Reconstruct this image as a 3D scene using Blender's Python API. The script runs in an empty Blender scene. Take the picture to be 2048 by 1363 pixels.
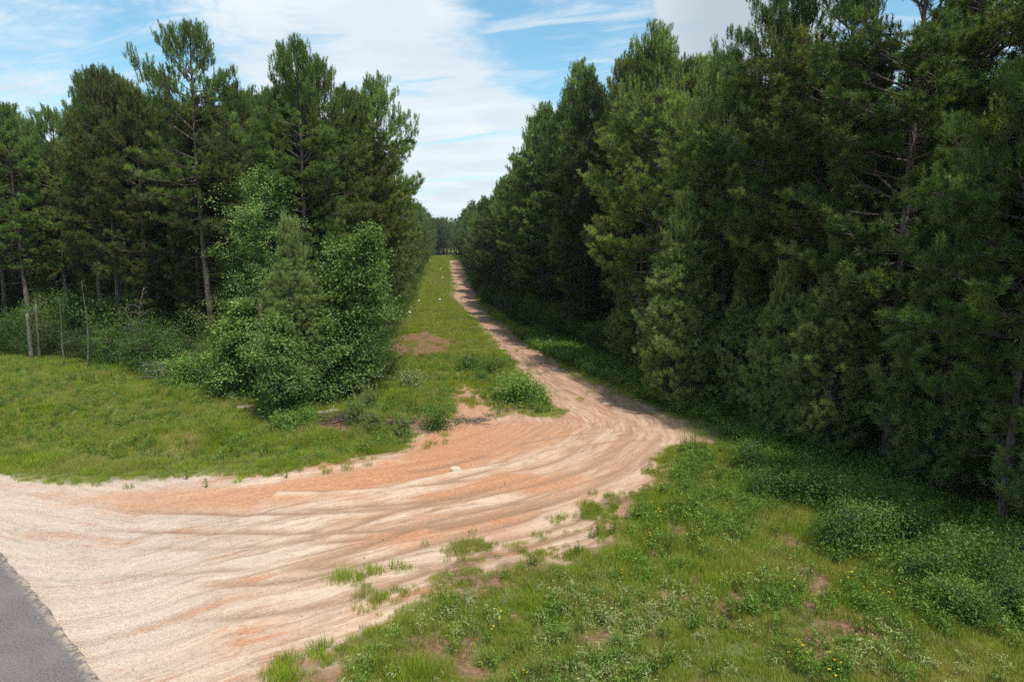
import bpy, math, random
import numpy as np
from mathutils import Vector
R = math.radians
random.seed(7)
rng = np.random.default_rng(11)
scn = bpy.context.scene
C = scn.collection

# ------------------------------------------------------------------ camera
CAM_H, LENS_PX, PITCH = 8.0, 1365.0, math.atan((681.5 - 478.0) / 1365.0)
cam_d = bpy.data.cameras.new('camera')
cam = bpy.data.objects.new('camera', cam_d); C.objects.link(cam)
cam_d.lens = 24.0; cam_d.sensor_width = 36.0; cam_d.clip_start = 0.1; cam_d.clip_end = 6000
cam.location = (0, 0, CAM_H); cam.rotation_euler = (R(90) - PITCH, 0, 0)
scn.camera = cam
scn.view_settings.view_transform = 'Standard'; scn.view_settings.look = 'None'
scn.view_settings.exposure = 0.25; scn.view_settings.gamma = 1.0
scn.view_settings.use_curve_mapping = False
scn.cycles.use_denoising = False; scn.cycles.max_bounces = 6; scn.cycles.diffuse_bounces = 3; scn.cycles.glossy_bounces = 1
scn.cycles.transmission_bounces = 3; scn.cycles.transparent_max_bounces = 4; scn.cycles.volume_bounces = 0

# ------------------------------------------------------------------ light
SUN_EL, SUN_AZ = 63.0, 146.0      # azimuth clockwise from +Y (the view direction): from behind the camera, on its right
sd = bpy.data.lights.new('sun', 'SUN'); sd.energy = 4.6; sd.angle = R(3.0); sd.color = (1.0, 0.94, 0.85)
sun = bpy.data.objects.new('sun', sd); C.objects.link(sun)
tosun = Vector((math.sin(R(SUN_AZ)) * math.cos(R(SUN_EL)), math.cos(R(SUN_AZ)) * math.cos(R(SUN_EL)), math.sin(R(SUN_EL))))
sun.rotation_euler = tosun.to_track_quat('Z', 'Y').to_euler(); sun.location = (0, 0, 60)

def pixdir(px, py):
    a = (px - 1024) / LENS_PX; b = (681.5 - py) / LENS_PX
    cp, sp = math.cos(PITCH), math.sin(PITCH)
    return Vector((a, cp + b * sp, b * cp - sp)).normalized()

world = bpy.data.worlds.new('World'); scn.world = world; world.use_nodes = True
nt = world.node_tree; nt.nodes.clear()
def N(tree, typ, **kw):
    n = tree.nodes.new(typ)
    for k, v in kw.items():
        if k == 'inp':
            for a, b in v.items(): n.inputs[a].default_value = b
        else: setattr(n, k, v)
    return n
def L(tree, a, b): tree.links.new(a, b)
def build_sky():
    t = nt
    out = N(t, 'ShaderNodeOutputWorld'); bg = N(t, 'ShaderNodeBackground'); bg.inputs['Strength'].default_value = 0.125
    sky = N(t, 'ShaderNodeTexSky', sky_type='NISHITA', sun_disc=False, sun_elevation=R(SUN_EL), sun_rotation=R(SUN_AZ))
    sky.air_density = 1.0; sky.dust_density = 1.2; sky.ozone_density = 1.6; sky.altitude = 50
    tint = N(t, 'ShaderNodeMix', data_type='RGBA', blend_type='MULTIPLY'); tint.inputs[0].default_value = 1.0
    L(t, sky.outputs[0], tint.inputs[6]); tint.inputs[7].default_value = (1.0, 1.36, 1.28, 1)
    tc = N(t, 'ShaderNodeTexCoord')
    sep = N(t, 'ShaderNodeSeparateXYZ'); L(t, tc.outputs['Generated'], sep.inputs[0])
    def M(op, a, b=None, clamp=False):
        m = N(t, 'ShaderNodeMath', operation=op, use_clamp=clamp)
        for i, v in enumerate((a, b)):
            if v is None: continue
            if isinstance(v, (int, float)): m.inputs[i].default_value = v
            else: L(t, v, m.inputs[i])
        return m.outputs[0]
    zc = M('ADD', M('MAXIMUM', sep.outputs[2], 0.0), 0.13)
    cx = M('DIVIDE', sep.outputs[0], zc); cy = M('DIVIDE', sep.outputs[1], zc)
    comb = N(t, 'ShaderNodeCombineXYZ'); L(t, M('MULTIPLY', cx, 0.62), comb.inputs[0]); L(t, cy, comb.inputs[1])
    def noise(vec, scale, detail, rough, w=0.0, dist=0.0):
        n = N(t, 'ShaderNodeTexNoise', noise_dimensions='4D')
        n.inputs['Scale'].default_value = scale; n.inputs['Detail'].default_value = detail
        n.inputs['Roughness'].default_value = rough; n.inputs['W'].default_value = w; n.inputs['Distortion'].default_value = dist
        L(t, vec, n.inputs['Vector']); return n.outputs[0]
    big = noise(comb.outputs[0], 0.55, 3, 0.5, 2.3, 0.3)
    mid = noise(comb.outputs[0], 1.9, 12, 0.66, 5.1, 0.7)
    cov = M('ADD', M('MULTIPLY', big, 0.7), M('MULTIPLY', mid, 1.35))
    def blob(px, py, size, amt):
        d = pixdir(px, py)
        dot = N(t, 'ShaderNodeVectorMath', operation='DOT_PRODUCT'); L(t, tc.outputs['Generated'], dot.inputs[0]); dot.inputs[1].default_value = d
        mr = N(t, 'ShaderNodeMapRange', interpolation_type='SMOOTHSTEP'); L(t, dot.outputs['Value'], mr.inputs[0])
        mr.inputs[1].default_value = math.cos(size); mr.inputs[2].default_value = 1.0; mr.inputs[3].default_value = 0; mr.inputs[4].default_value = amt
        return mr.outputs[0]
    for b in ((860, 240, 0.24, 0.24), (780, 120, 0.14, 0.10), (930, 330, 0.16, 0.14), (600, 50, 0.15, 0.12), (60, 120, 0.12, 0.08), (1480, 60, 0.14, 0.55), (1330, 60, 0.06, 0.14),
              (1080, 30, 0.20, -0.24), (1200, 90, 0.10, -0.30), (690, 20, 0.10, -0.1), (150, 60, 0.26, -0.10), (320, 150, 0.1, -0.16), (640, 100, 0.06, -0.1), (1090, 60, 0.12, -0.1)):
        cov = M('ADD', cov, blob(*b))
    mr = N(t, 'ShaderNodeMapRange', interpolation_type='SMOOTHSTEP'); L(t, cov, mr.inputs[0])
    mr.inputs[1].default_value = 0.88; mr.inputs[2].default_value = 1.24
    # bright haze band close to the horizon
    hz = N(t, 'ShaderNodeMapRange', interpolation_type='SMOOTHSTEP'); L(t, sep.outputs[2], hz.inputs[0])
    hz.inputs[1].default_value = 0.22; hz.inputs[2].default_value = 0.0; hz.inputs[3].default_value = 0.0; hz.inputs[4].default_value = 0.45
    thin = M('MAXIMUM', mr.outputs[0], hz.outputs[0])
    cs = N(t, 'ShaderNodeCombineXYZ'); L(t, M('MULTIPLY', cx, 0.35), cs.inputs[0]); L(t, M('ADD', cy, M('MULTIPLY', cx, 0.25)), cs.inputs[1])
    ci = noise(cs.outputs[0], 3.2, 12, 0.68, 14.0, 1.2)
    c2 = N(t, 'ShaderNodeMapRange', interpolation_type='SMOOTHSTEP'); L(t, ci, c2.inputs[0]); c2.inputs[1].default_value = 0.44; c2.inputs[2].default_value = 0.68; c2.inputs[4].default_value = 0.75
    thin = M('MAXIMUM', thin, c2.outputs[0])
    gap = N(t, 'ShaderNodeMapRange', interpolation_type='SMOOTHSTEP'); L(t, noise(cs.outputs[0], 2.6, 9, 0.6, 22.0, 0.8), gap.inputs[0]); gap.inputs[1].default_value = 0.56; gap.inputs[2].default_value = 0.70; gap.inputs[3].default_value = 1.0; gap.inputs[4].default_value = 0.35
    thin = M('MULTIPLY', thin, gap.outputs[0])
    # cloud tone: white with soft grey undersides
    tone = noise(comb.outputs[0], 2.3, 6, 0.55, 9.0, 0.2)
    cr = N(t, 'ShaderNodeMapRange'); L(t, tone, cr.inputs[0]); cr.inputs[1].default_value = 0.36; cr.inputs[2].default_value = 0.62
    gcol = N(t, 'ShaderNodeMix', data_type='RGBA'); L(t, cr.outputs[0], gcol.inputs[0])
    gcol.inputs[6].default_value = (4.9, 5.6, 6.2, 1); gcol.inputs[7].default_value = (6.1, 6.6, 6.9, 1)
    # a heavier grey cloud in the upper right
    gb = blob(1520, 30, 0.17, 1.0)
    g2 = N(t, 'ShaderNodeMix', data_type='RGBA'); L(t, M('MULTIPLY', gb, 0.9, True), g2.inputs[0])
    L(t, gcol.outputs[2], g2.inputs[6]); g2.inputs[7].default_value = (3.3, 3.9, 4.4, 1)
    mx = N(t, 'ShaderNodeMix', data_type='RGBA'); L(t, thin, mx.inputs[0])
    L(t, tint.outputs[2], mx.inputs[6]); L(t, g2.outputs[2], mx.inputs[7])
    L(t, mx.outputs[2], bg.inputs['Color']); L(t, bg.outputs[0], out.inputs[0])
build_sky()

# ------------------------------------------------------------------ numpy noise
_T = rng.random((8, 256, 256))
def vnoise(x, y, s=0):
    x = np.asarray(x, float); y = np.asarray(y, float)
    xi = np.floor(x).astype(int); yi = np.floor(y).astype(int); fx = x - xi; fy = y - yi
    fx = fx * fx * (3 - 2 * fx); fy = fy * fy * (3 - 2 * fy); T = _T[s % 8]
    a = T[xi & 255, yi & 255]; b = T[(xi + 1) & 255, yi & 255]; c = T[xi & 255, (yi + 1) & 255]; d = T[(xi + 1) & 255, (yi + 1) & 255]
    return (a * (1 - fx) + b * fx) * (1 - fy) + (c * (1 - fx) + d * fx) * fy
def fbm(x, y, s=0, o=4):
    v = 0; a = 0.5; t = 0
    for i in range(o):
        v = v + a * vnoise(x * 2 ** i + 17.3 * i, y * 2 ** i + 5.1 * i, s + i); t += a; a *= 0.5
    return v / t
def sstep(a, b, x):
    t = np.clip((x - a) / (b - a), 0, 1); return t * t * (3 - 2 * t)

# ------------------------------------------------------------------ terrain height
_py = np.arange(-100, 1600, 2.0)
_pz = np.interp(_py, [-100, 0, 42, 75, 100, 122, 160, 234, 262, 320, 420, 500, 1600], [0, 0, 0, -0.9, -1.9, -2.5, -1.7, 1.25, 1.2, 0.0, 0.8, 2.0, 2.0])
_k = np.hanning(13); _k /= _k.sum()
_pz = np.convolve(np.pad(_pz, 6, mode='edge'), _k, mode='valid')
def flatP(px, py):
    d = pixdir(px, py); t = CAM_H / -d.z
    return (d.x * t, d.y * t)
def seg_dist(x, y, pts, closed=False):
    """distance to a polyline and which parameter along it"""
    best = np.full(np.shape(x), 1e9); par = np.zeros(np.shape(x)); side = np.zeros(np.shape(x)); acc = 0
    P = list(pts) + ([pts[0]] if closed else [])
    for (ax, ay), (bx, by) in zip(P[:-1], P[1:]):
        dx, dy = bx - ax, by - ay; l2 = dx * dx + dy * dy; l = math.sqrt(l2)
        t = np.clip(((x - ax) * dx + (y - ay) * dy) / l2, 0, 1)
        d = np.hypot(x - ax - t * dx, y - ay - t * dy)
        sd_ = ((x - ax) * dy - (y - ay) * dx) / l
        m = d < best
        best = np.where(m, d, best); par = np.where(m, acc + t * l, par); side = np.where(m, np.sign(sd_), side)
        acc += l
    return best, par, side
def inside(x, y, pts):
    c = np.zeros(np.shape(x), bool); n = len(pts)
    for i in range(n):
        ax, ay = pts[i]; bx, by = pts[(i + 1) % n]
        if ay == by: continue
        c ^= ((ay > y) != (by > y)) & (x < (bx - ax) * (y - ay) / (by - ay) + ax)
    return c
def sdf(x, y, pts):
    d, _, _ = seg_dist(x, y, pts, True)
    return np.where(inside(x, y, pts), d, -d)
def spline(pts, n=8):
    out = []; P = [pts[0]] + list(pts) + [pts[-1]]
    for i in range(1, len(P) - 2):
        p0, p1, p2, p3 = [np.array(P[j], float) for j in (i - 1, i, i + 1, i + 2)]
        for k in range(n):
            t = k / n
            out.append(tuple(0.5 * (2 * p1 + (p2 - p0) * t + (2 * p0 - 5 * p1 + 4 * p2 - p3) * t * t + (3 * p1 - p0 - 3 * p2 + p3) * t ** 3)))
    out.append(tuple(float(q) for q in pts[-1])); return out
DITCH = spline([flatP(*p) for p in ((-300, 790), (40, 835), (120, 872), (320, 893), (560, 895), (800, 868))], 4)
ASPH = spline([(-46, 43), (-33, 32.6), (-22, 23.6), flatP(0, 1105), flatP(205, 1363), (-1.8, 6.4), (5, 0.5), (14, -7)], 6)
def hz(x, y):
    x = np.asarray(x, float); y = np.asarray(y, float)
    z = np.interp(y, _py, _pz)
    near = 1 - sstep(60, 120, y)
    z = z + (fbm(x / 9, y / 9, 3, 3) - 0.5) * 0.5 * sstep(14, 24, y) * (0.4 + 0.6 * near)
    d, _, _ = seg_dist(x, y, DITCH)
    z = z - 0.45 * np.exp(-(d / 1.3) ** 2) * near
    z = z + 0.6 * sstep(300, 700, np.abs(x)) * 3
    return z
def ground(px, py):
    d = pixdir(px, py); t = 6.0
    while t < 900:
        q = d * t
        if CAM_H + q.z < float(hz(q.x, q.y)): break
        t *= 1.01
    lo, hi = t / 1.01, t
    for _ in range(12):
        m = (lo + hi) / 2; q = d * m
        if CAM_H + q.z < float(hz(q.x, q.y)): hi = m
        else: lo = m
    q = d * hi; return (q.x, q.y)
G = ground
# ------------------------------------------------------------------ regions of the ground, in metres
SAND = [G(*p) for p in ((-500, 960), (0, 950), (140, 962), (300, 952), (480, 944), (620, 934), (720, 915), (800, 900), (832, 880), (836, 858), (880, 846), (960, 838), (1040, 826),
        (1112, 836), (1118, 815), (1090, 792), (1062, 765), (1012, 706), (962, 645), (930, 612), (912, 590), (917, 570), (908, 545), (904, 521), (923, 521), (930, 545), (944, 575),
        (948, 600), (975, 632), (1030, 668), (1080, 703), (1130, 735), (1210, 775), (1290, 808), (1370, 845), (1450, 896), (1400, 888), (1345, 896), (1335, 930),
        (1310, 970), (1230, 1030), (1100, 1086), (960, 1112), (870, 1135), (830, 1170), (780, 1225), (720, 1285), (640, 1363))] + [(-2.2, 8), (-1, 2), (-20, 2), (-50, 10)]
FLOW = spline([(-40, 19), (-22, 18.5), G(100, 1140), G(400, 1095), G(700, 1030), G(950, 985), G(1130, 935), G(1235, 880), G(1255, 840), G(1180, 785), G(1100, 738), G(1020, 682), G(955, 625), G(930, 590), G(925, 560), G(914, 523)], 6)
CLAY = [[G(*p) for p in ((20, 985), (200, 970), (480, 964), (640, 950), (800, 920), (845, 868), (1000, 838), (1120, 842), (1165, 855), (1090, 890), (900, 945), (700, 982), (450, 1014), (300, 1020), (120, 1012))],
        [G(*p) for p in ((1010, 945), (1160, 948), (1170, 965), (1060, 985), (880, 1000), (760, 1010), (850, 985))],
        [G(*p) for p in ((700, 1075), (1000, 1020), (1180, 985), (1000, 1050), (800, 1090))],
        [G(*p) for p in ((918, 768), (952, 772), (968, 800), (975, 838), (880, 850), (900, 812))],
        [G(*p) for p in ((0, 962), (120, 966), (420, 974), (430, 982), (200, 980), (0, 972))]]
TYRE = [spline([G(*p) for p in q], 4) for q in (
    ((100, 1030), (500, 1040), (800, 1030), (1000, 1000), (1150, 960), (1260, 900), (1290, 850), (1230, 800), (1150, 760), (1060, 705), (985, 650)),
    ((150, 1120), (500, 1110), (800, 1085), (1000, 1050), (1180, 1000), (1290, 930), (1340, 880), (1290, 835), (1180, 785), (1100, 735)),
    ((250, 1205), (420, 1150), (640, 1090), (850, 1020), (1000, 985), (1120, 950)), ((300, 1200), (600, 1180), (850, 1110), (1050, 1060), (1200, 1010)),
    ((1450, 893), (1380, 872), (1290, 850), (1190, 835), (1110, 800), (1050, 745)), ((1400, 880), (1300, 866), (1180, 872), (1060, 893), (960, 925), (850, 950), (600, 985)),
    ((500, 1000), (800, 985), (1000, 960), (1140, 925), (1210, 880), (1220, 840), (1170, 800)))]
RIDGE = spline([G(*p) for p in ((560, 985), (760, 975), (880, 950), (940, 938), (1040, 924), (1110, 898), (1190, 870), (1240, 845))], 4)
BARE = [[G(*p) for p in ((770, 706), (790, 672), (850, 664), (915, 684), (900, 703), (840, 716))],
        [G(*p) for p in ((1590, 1110), (1680, 1130), (1775, 1128), (1770, 1160), (1680, 1160), (1600, 1165))],
        [G(*p) for p in ((1335, 1050), (1385, 1055), (1375, 1085), (1345, 1075))],
        [G(*p) for p in ((310, 868), (400, 872), (415, 882), (330, 880))],
        [G(*p) for p in ((34, 812), (46, 812), (52, 862), (36, 862))],
        [G(*p) for p in ((1650, 1205), (1750, 1240), (1820, 1290), (1760, 1300), (1640, 1240))],
        [G(*p) for p in ((760, 846), (960, 832), (1000, 852), (840, 866))],
        [G(*p) for p in ((640, 838), (720, 842), (700, 870), (630, 862))],
        [G(*p) for p in ((470, 810), (530, 806), (540, 822), (480, 824))],
        [G(*p) for p in ((1880, 1270), (2060, 1350), (2060, 1380), (1900, 1310))],
        [G(*p) for p in ((1200, 1310), (1235, 1315), (1225, 1330), (1190, 1330))],
        [G(*p) for p in ((1000, 1000 + 130), (1180, 1130), (1190, 1142), (1100, 1145))],
        [G(*p) for p in ((640, 308 + 290), (700, 590), (700, 596), (640, 602))]]
THIN = [G(*p) for p in ((600, 800), (820, 765), (990, 770), (1060, 815), (1000, 850), (800, 880), (620, 890), (420, 830))]
def masks(x, y):
    x = np.asarray(x, float)
    ok = (y > 0) & (y < 300) & (np.abs(x) < 60)
    if not ok.all():
        out = [np.zeros_like(x), np.zeros_like(x), np.zeros_like(x), np.full(x.shape, -30.0)]
        for o, v in zip(out, masks(x[ok], y[ok])): o[ok] = v
        return out
    dist = np.hypot(x, y)
    n1 = fbm(x / 2.2, y / 2.2, 1, 4) - 0.5; n2 = fbm(x * 1.7, y * 1.7, 2, 3) - 0.5
    s = sdf(x, y, SAND) + 0.55 * sstep(70, 150, y)
    feather = 0.55 + 2.0 * np.exp(-((x + 1.0) ** 2 + (y - 15) ** 2) / 34)    # the ragged verge at the front
    b = sstep(-0.35, 0.35, (s / feather + n1 * 1.8 + n2 * 1.5) * 0.6)
    c = np.zeros_like(x)
    for p in CLAY: c = np.maximum(c, sstep(-0.5, 0.6, sdf(x, y, p) + n1 * 1.3 + n2 * 0.8))
    so = np.zeros_like(x)
    for p in BARE: so = np.maximum(so, sstep(-0.25, 0.35, sdf(x, y, p) + n1 * 0.9 + n2 * 0.6))
    sp = sstep(0.55, 0.64, fbm(x / 0.9 + 40, y / 0.9, 3, 3)) * sstep(26, 18, y) * (x > -8) * (x < 8)
    so = np.maximum(so, sp * 0.9)
    dd_, _, _ = seg_dist(x, y, DITCH); so = np.maximum(so, np.exp(-((dd_ + n2 * .5) / 0.3) ** 2) * sstep(0.42, 0.62, fbm(x * .5, y * .9, 4, 3)) * 0.9)
    th = sstep(-0.3, 0.8, sdf(x, y, THIN)) * sstep(0.44, 0.60, fbm(x / 1.1, y / 1.1, 6, 3)); so = np.maximum(so, th * 0.85)
    b = np.maximum(b, 0.95 * sstep(-0.4, 0.4, sdf(x, y, CLAY[3]) + n1 * 1.2 + n2 * 0.8))
    return b, c, so, s

# ------------------------------------------------------------------ mesh helpers
def tri_mesh(name, V, F, mats=None, attrs=None, mat_idx=None, smooth=False):
    me = bpy.data.meshes.new(name); V = np.asarray(V, np.float32); F = np.asarray(F, np.int32); k = F.shape[1]
    me.vertices.add(len(V)); me.vertices.foreach_set('co', V.ravel())
    me.loops.add(F.size); me.loops.foreach_set('vertex_index', F.ravel())
    me.polygons.add(len(F)); me.polygons.foreach_set('loop_start', np.arange(0, F.size, k, dtype=np.int32))
    try: me.polygons.foreach_set('loop_total', np.full(len(F), k, np.int32))
    except Exception: pass
    for m in (mats or []): me.materials.append(m)
    if mat_idx is not None: me.polygons.foreach_set('material_index', np.asarray(mat_idx, np.int32))
    me.update(calc_edges=True)
    if smooth: me.polygons.foreach_set('use_smooth', np.ones(len(F), bool))
    for a, v in (attrs or {}).items():
        at = me.attributes.new(a, 'FLOAT', 'POINT'); at.data.foreach_set('value', np.asarray(v, np.float32))
    return me
def put(name, me, parent=None, loc=None):
    o = bpy.data.objects.new(name, me); C.objects.link(o)
    if parent is not None: o.parent = parent
    if loc is not None: o.location = loc
    return o
def tag(o, label=None, cat=None, group=None, kind=None):
    if label: o['label'] = label
    if cat: o['category'] = cat
    if group: o['group'] = group
    if kind: o['kind'] = kind
    return o
def empty(name, loc, rz=0):
    o = bpy.data.objects.new(name, None); C.objects.link(o); o.location = loc; o.rotation_euler = (0, 0, rz); o.empty_display_size = 0.3
    return o
class Geo:
    """collects triangles"""
    def __init__(s): s.V = []; s.F = []; s.t = []; s.n = 0
    def add(s, V, F, t=0.5):
        V = np.asarray(V, float); s.V.append(V); s.F.append(np.asarray(F) + s.n); s.t.append(np.full(len(V), t) if np.isscalar(t) else t); s.n += len(V)
    def tube(s, P, rad, sides=6, t=0.5, cap=True, rough=0.0):
        P = np.asarray(P, float); n = len(P); rad = np.broadcast_to(np.asarray(rad, float), (n,))
        T = np.gradient(P, axis=0); T /= np.linalg.norm(T, axis=1)[:, None] + 1e-9
        ref = np.where(np.abs(T[:, 2:3]) > 0.9, np.array([[1., 0, 0]]), np.array([[0, 0, 1.]]))
        A = np.cross(T, ref); A /= np.linalg.norm(A, axis=1)[:, None] + 1e-9; B = np.cross(T, A)
        a = np.arange(sides) / sides * 2 * math.pi
        rr = rad[:, None] * (1 + rough * (rng.random((n, sides)) - 0.5))
        V = P[:, None, :] + (A[:, None, :] * np.cos(a)[None, :, None] + B[:, None, :] * np.sin(a)[None, :, None]) * rr[:, :, None]
        i = np.arange(n - 1)[:, None] * sides; j = np.arange(sides)[None, :]; j2 = (j + 1) % sides
        q0 = i + j; q1 = i + j2; q2 = i + sides + j2; q3 = i + sides + j
        F = np.concatenate([np.stack([q0, q1, q2], -1).reshape(-1, 3), np.stack([q0, q2, q3], -1).reshape(-1, 3)])
        V = V.reshape(-1, 3)
        if cap:
            V = np.vstack([V, P[-1:], P[:1]]); e = n * sides; b = (n - 1) * sides
            F = np.vstack([F, [[b + k, b + (k + 1) % sides, e] for k in range(sides)], [[(k + 1) % sides, k, e + 1] for k in range(sides)]])
        s.add(V, F, t)
    def mesh(s, name, mats, smooth=False):
        return tri_mesh(name, np.vstack(s.V), np.vstack(s.F), mats, {'tint': np.concatenate(s.t)}, smooth=smooth)
def unit(v): return v / (np.linalg.norm(v, axis=-1, keepdims=True) + 1e-9)
def perp(D):
    r = unit(rng.normal(size=D.shape)); return unit(np.cross(D, r))

# ------------------------------------------------------------------ materials
def new_mat(name):
    m = bpy.data.materials.new(name); m.use_nodes = True; m.node_tree.nodes.clear(); return m, m.node_tree
def leaf_mat(name, dark, light, trans=0.35, rough=0.6, var=0.12, spec=0.25, fade=None):
    m, t = new_mat(name)
    out = N(t, 'ShaderNodeOutputMaterial'); at = N(t, 'ShaderNodeAttribute', attribute_name='tint')
    oi = N(t, 'ShaderNodeObjectInfo')
    mx = N(t, 'ShaderNodeMix', data_type='RGBA'); L(t, at.outputs['Fac'], mx.inputs[0])
    mx.inputs[6].default_value = (*dark, 1); mx.inputs[7].default_value = (*light, 1)
    hs = N(t, 'ShaderNodeHueSaturation')
    mr = N(t, 'ShaderNodeMapRange'); L(t, oi.outputs['Random'], mr.inputs[0]); mr.inputs[3].default_value = 0.5 - var * 0.08; mr.inputs[4].default_value = 0.5 + var * 0.08
    ml = N(t, 'ShaderNodeMath', operation='MULTIPLY'); L(t, oi.outputs['Random'], ml.inputs[0]); ml.inputs[1].default_value = 7.31
    fr = N(t, 'ShaderNodeMath', operation='FRACT'); L(t, ml.outputs[0], fr.inputs[0])
    m2 = N(t, 'ShaderNodeMapRange'); L(t, fr.outputs[0], m2.inputs[0]); m2.inputs[3].default_value = 1 - var * 1.6; m2.inputs[4].default_value = 1 + var * 2.2
    L(t, mr.outputs[0], hs.inputs['Hue']); L(t, m2.outputs[0], hs.inputs['Value']); L(t, mx.outputs[2], hs.inputs['Color'])
    col = hs.outputs[0]
    if fade:      # patches over the ground where the plants are drier
        geo = N(t, 'ShaderNodeNewGeometry'); no = N(t, 'ShaderNodeTexNoise'); no.inputs['Scale'].default_value = fade[1]; no.inputs['Detail'].default_value = 3
        L(t, geo.outputs['Position'], no.inputs['Vector'])
        r2 = N(t, 'ShaderNodeMapRange'); L(t, no.outputs[0], r2.inputs[0]); r2.inputs[1].default_value = 0.42; r2.inputs[2].default_value = 0.68; r2.inputs[4].default_value = fade[2]
        m3 = N(t, 'ShaderNodeMix', data_type='RGBA'); L(t, r2.outputs[0], m3.inputs[0]); L(t, col, m3.inputs[6]); m3.inputs[7].default_value = (*fade[0], 1)
        col = m3.outputs[2]
    p = N(t, 'ShaderNodeBsdfPrincipled'); L(t, col, p.inputs['Base Color']); p.inputs['Roughness'].default_value = rough
    p.inputs['Specular IOR Level'].default_value = spec
    tr = N(t, 'ShaderNodeBsdfTranslucent'); tm = N(t, 'ShaderNodeMix', data_type='RGBA', blend_type='MULTIPLY'); tm.inputs[0].default_value = 1
    L(t, col, tm.inputs[6]); tm.inputs[7].default_value = (1.5, 1.5, 0.6, 1); L(t, tm.outputs[2], tr.inputs[0])
    sh = N(t, 'ShaderNodeMixShader'); sh.inputs[0].default_value = trans; L(t, p.outputs[0], sh.inputs[1]); L(t, tr.outputs[0], sh.inputs[2])
    L(t, sh.outputs[0], out.inputs[0]); return m
def bark_mat(name, c1, c2, scale=1.0):
    m, t = new_mat(name)
    out = N(t, 'ShaderNodeOutputMaterial'); p = N(t, 'ShaderNodeBsdfPrincipled'); p.inputs['Roughness'].default_value = 0.95; p.inputs['Specular IOR Level'].default_value = 0.1
    tc = N(t, 'ShaderNodeTexCoord'); mp = N(t, 'ShaderNodeMapping'); mp.inputs['Scale'].default_value = (9 * scale, 9 * scale, 2.2 * scale); L(t, tc.outputs['Object'], mp.inputs[0])
    vo = N(t, 'ShaderNodeTexVoronoi'); vo.feature = 'F1'; L(t, mp.outputs[0], vo.inputs['Vector']); vo.inputs['Scale'].default_value = 1.3
    no = N(t, 'ShaderNodeTexNoise'); no.inputs['Scale'].default_value = 2.0; no.inputs['Detail'].default_value = 6; L(t, mp.outputs[0], no.inputs['Vector'])
    ad = N(t, 'ShaderNodeMath', operation='MULTIPLY'); L(t, vo.outputs['Distance'], ad.inputs[0]); L(t, no.outputs[0], ad.inputs[1])
    mr = N(t, 'ShaderNodeMapRange'); L(t, ad.outputs[0], mr.inputs[0]); mr.inputs[1].default_value = 0.08; mr.inputs[2].default_value = 0.5
    mx = N(t, 'ShaderNodeMix', data_type='RGBA'); L(t, mr.outputs[0], mx.inputs[0]); mx.inputs[6].default_value = (*c1, 1); mx.inputs[7].default_value = (*c2, 1)
    bp = N(t, 'ShaderNodeBump'); bp.inputs['Strength'].default_value = 0.9; bp.inputs['Distance'].default_value = 0.03; L(t, ad.outputs[0], bp.inputs['Height'])
    L(t, bp.outputs[0], p.inputs['Normal']); L(t, mx.outputs[2], p.inputs['Base Color']); L(t, p.outputs[0], out.inputs[0]); return m
def plain_mat(name, c1, c2, scale=20, rough=0.9, rnd=0.0, bump=0.3):
    m, t = new_mat(name)
    out = N(t, 'ShaderNodeOutputMaterial'); p = N(t, 'ShaderNodeBsdfPrincipled'); p.inputs['Roughness'].default_value = rough; p.inputs['Specular IOR Level'].default_value = 0.2
    tc = N(t, 'ShaderNodeTexCoord'); no = N(t, 'ShaderNodeTexNoise'); no.inputs['Scale'].default_value = scale; no.inputs['Detail'].default_value = 5; L(t, tc.outputs['Object'], no.inputs['Vector'])
    mr = N(t, 'ShaderNodeMapRange'); L(t, no.outputs[0], mr.inputs[0]); mr.inputs[1].default_value = 0.35; mr.inputs[2].default_value = 0.65
    fac = mr.outputs[0]
    if rnd:
        oi = N(t, 'ShaderNodeObjectInfo'); mm = N(t, 'ShaderNodeMix', data_type='FLOAT'); mm.inputs[0].default_value = rnd; L(t, fac, mm.inputs[2]); L(t, oi.outputs['Random'], mm.inputs[3]); fac = mm.outputs[0]
    mx = N(t, 'ShaderNodeMix', data_type='RGBA'); L(t, fac, mx.inputs[0]); mx.inputs[6].default_value = (*c1, 1); mx.inputs[7].default_value = (*c2, 1)
    bp = N(t, 'ShaderNodeBump'); bp.inputs['Strength'].default_value = bump; bp.inputs['Distance'].default_value = 0.01; L(t, no.outputs[0], bp.inputs['Height'])
    L(t, bp.outputs[0], p.inputs['Normal']); L(t, mx.outputs[2], p.inputs['Base Color']); L(t, p.outputs[0], out.inputs[0]); return m

M_needle = leaf_mat('pine_needles', (0.024, 0.047, 0.014), (0.18, 0.235, 0.058), 0.32, 0.5, 0.30, 0.3)
M_young = leaf_mat('young_pine_needles', (0.08, 0.13, 0.04), (0.29, 0.36, 0.12), 0.32, 0.5, 0.08, 0.3)
M_gum = leaf_mat('sweetgum_leaves', (0.034, 0.088, 0.018), (0.20, 0.31, 0.08), 0.35, 0.5, 0.12, 0.25)
M_bush = leaf_mat('understory_leaves', (0.026, 0.056, 0.013), (0.11, 0.165, 0.04), 0.35, 0.6, 0.22, 0.12)
M_grey = leaf_mat('fine_grey_leaves', (0.06, 0.09, 0.04), (0.15, 0.19, 0.09), 0.35, 0.5, 0.05, 0.4)
M_grass = leaf_mat('grass_blades', (0.115, 0.17, 0.012), (0.33, 0.40, 0.05), 0.40, 0.5, 0.16, 0.25, fade=((0.34, 0.32, 0.095), 0.4, 0.85))
M_dry = leaf_mat('dry_grass', (0.20, 0.17, 0.08), (0.32, 0.29, 0.14), 0.35, 0.6, 0.15, 0.2)
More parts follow.
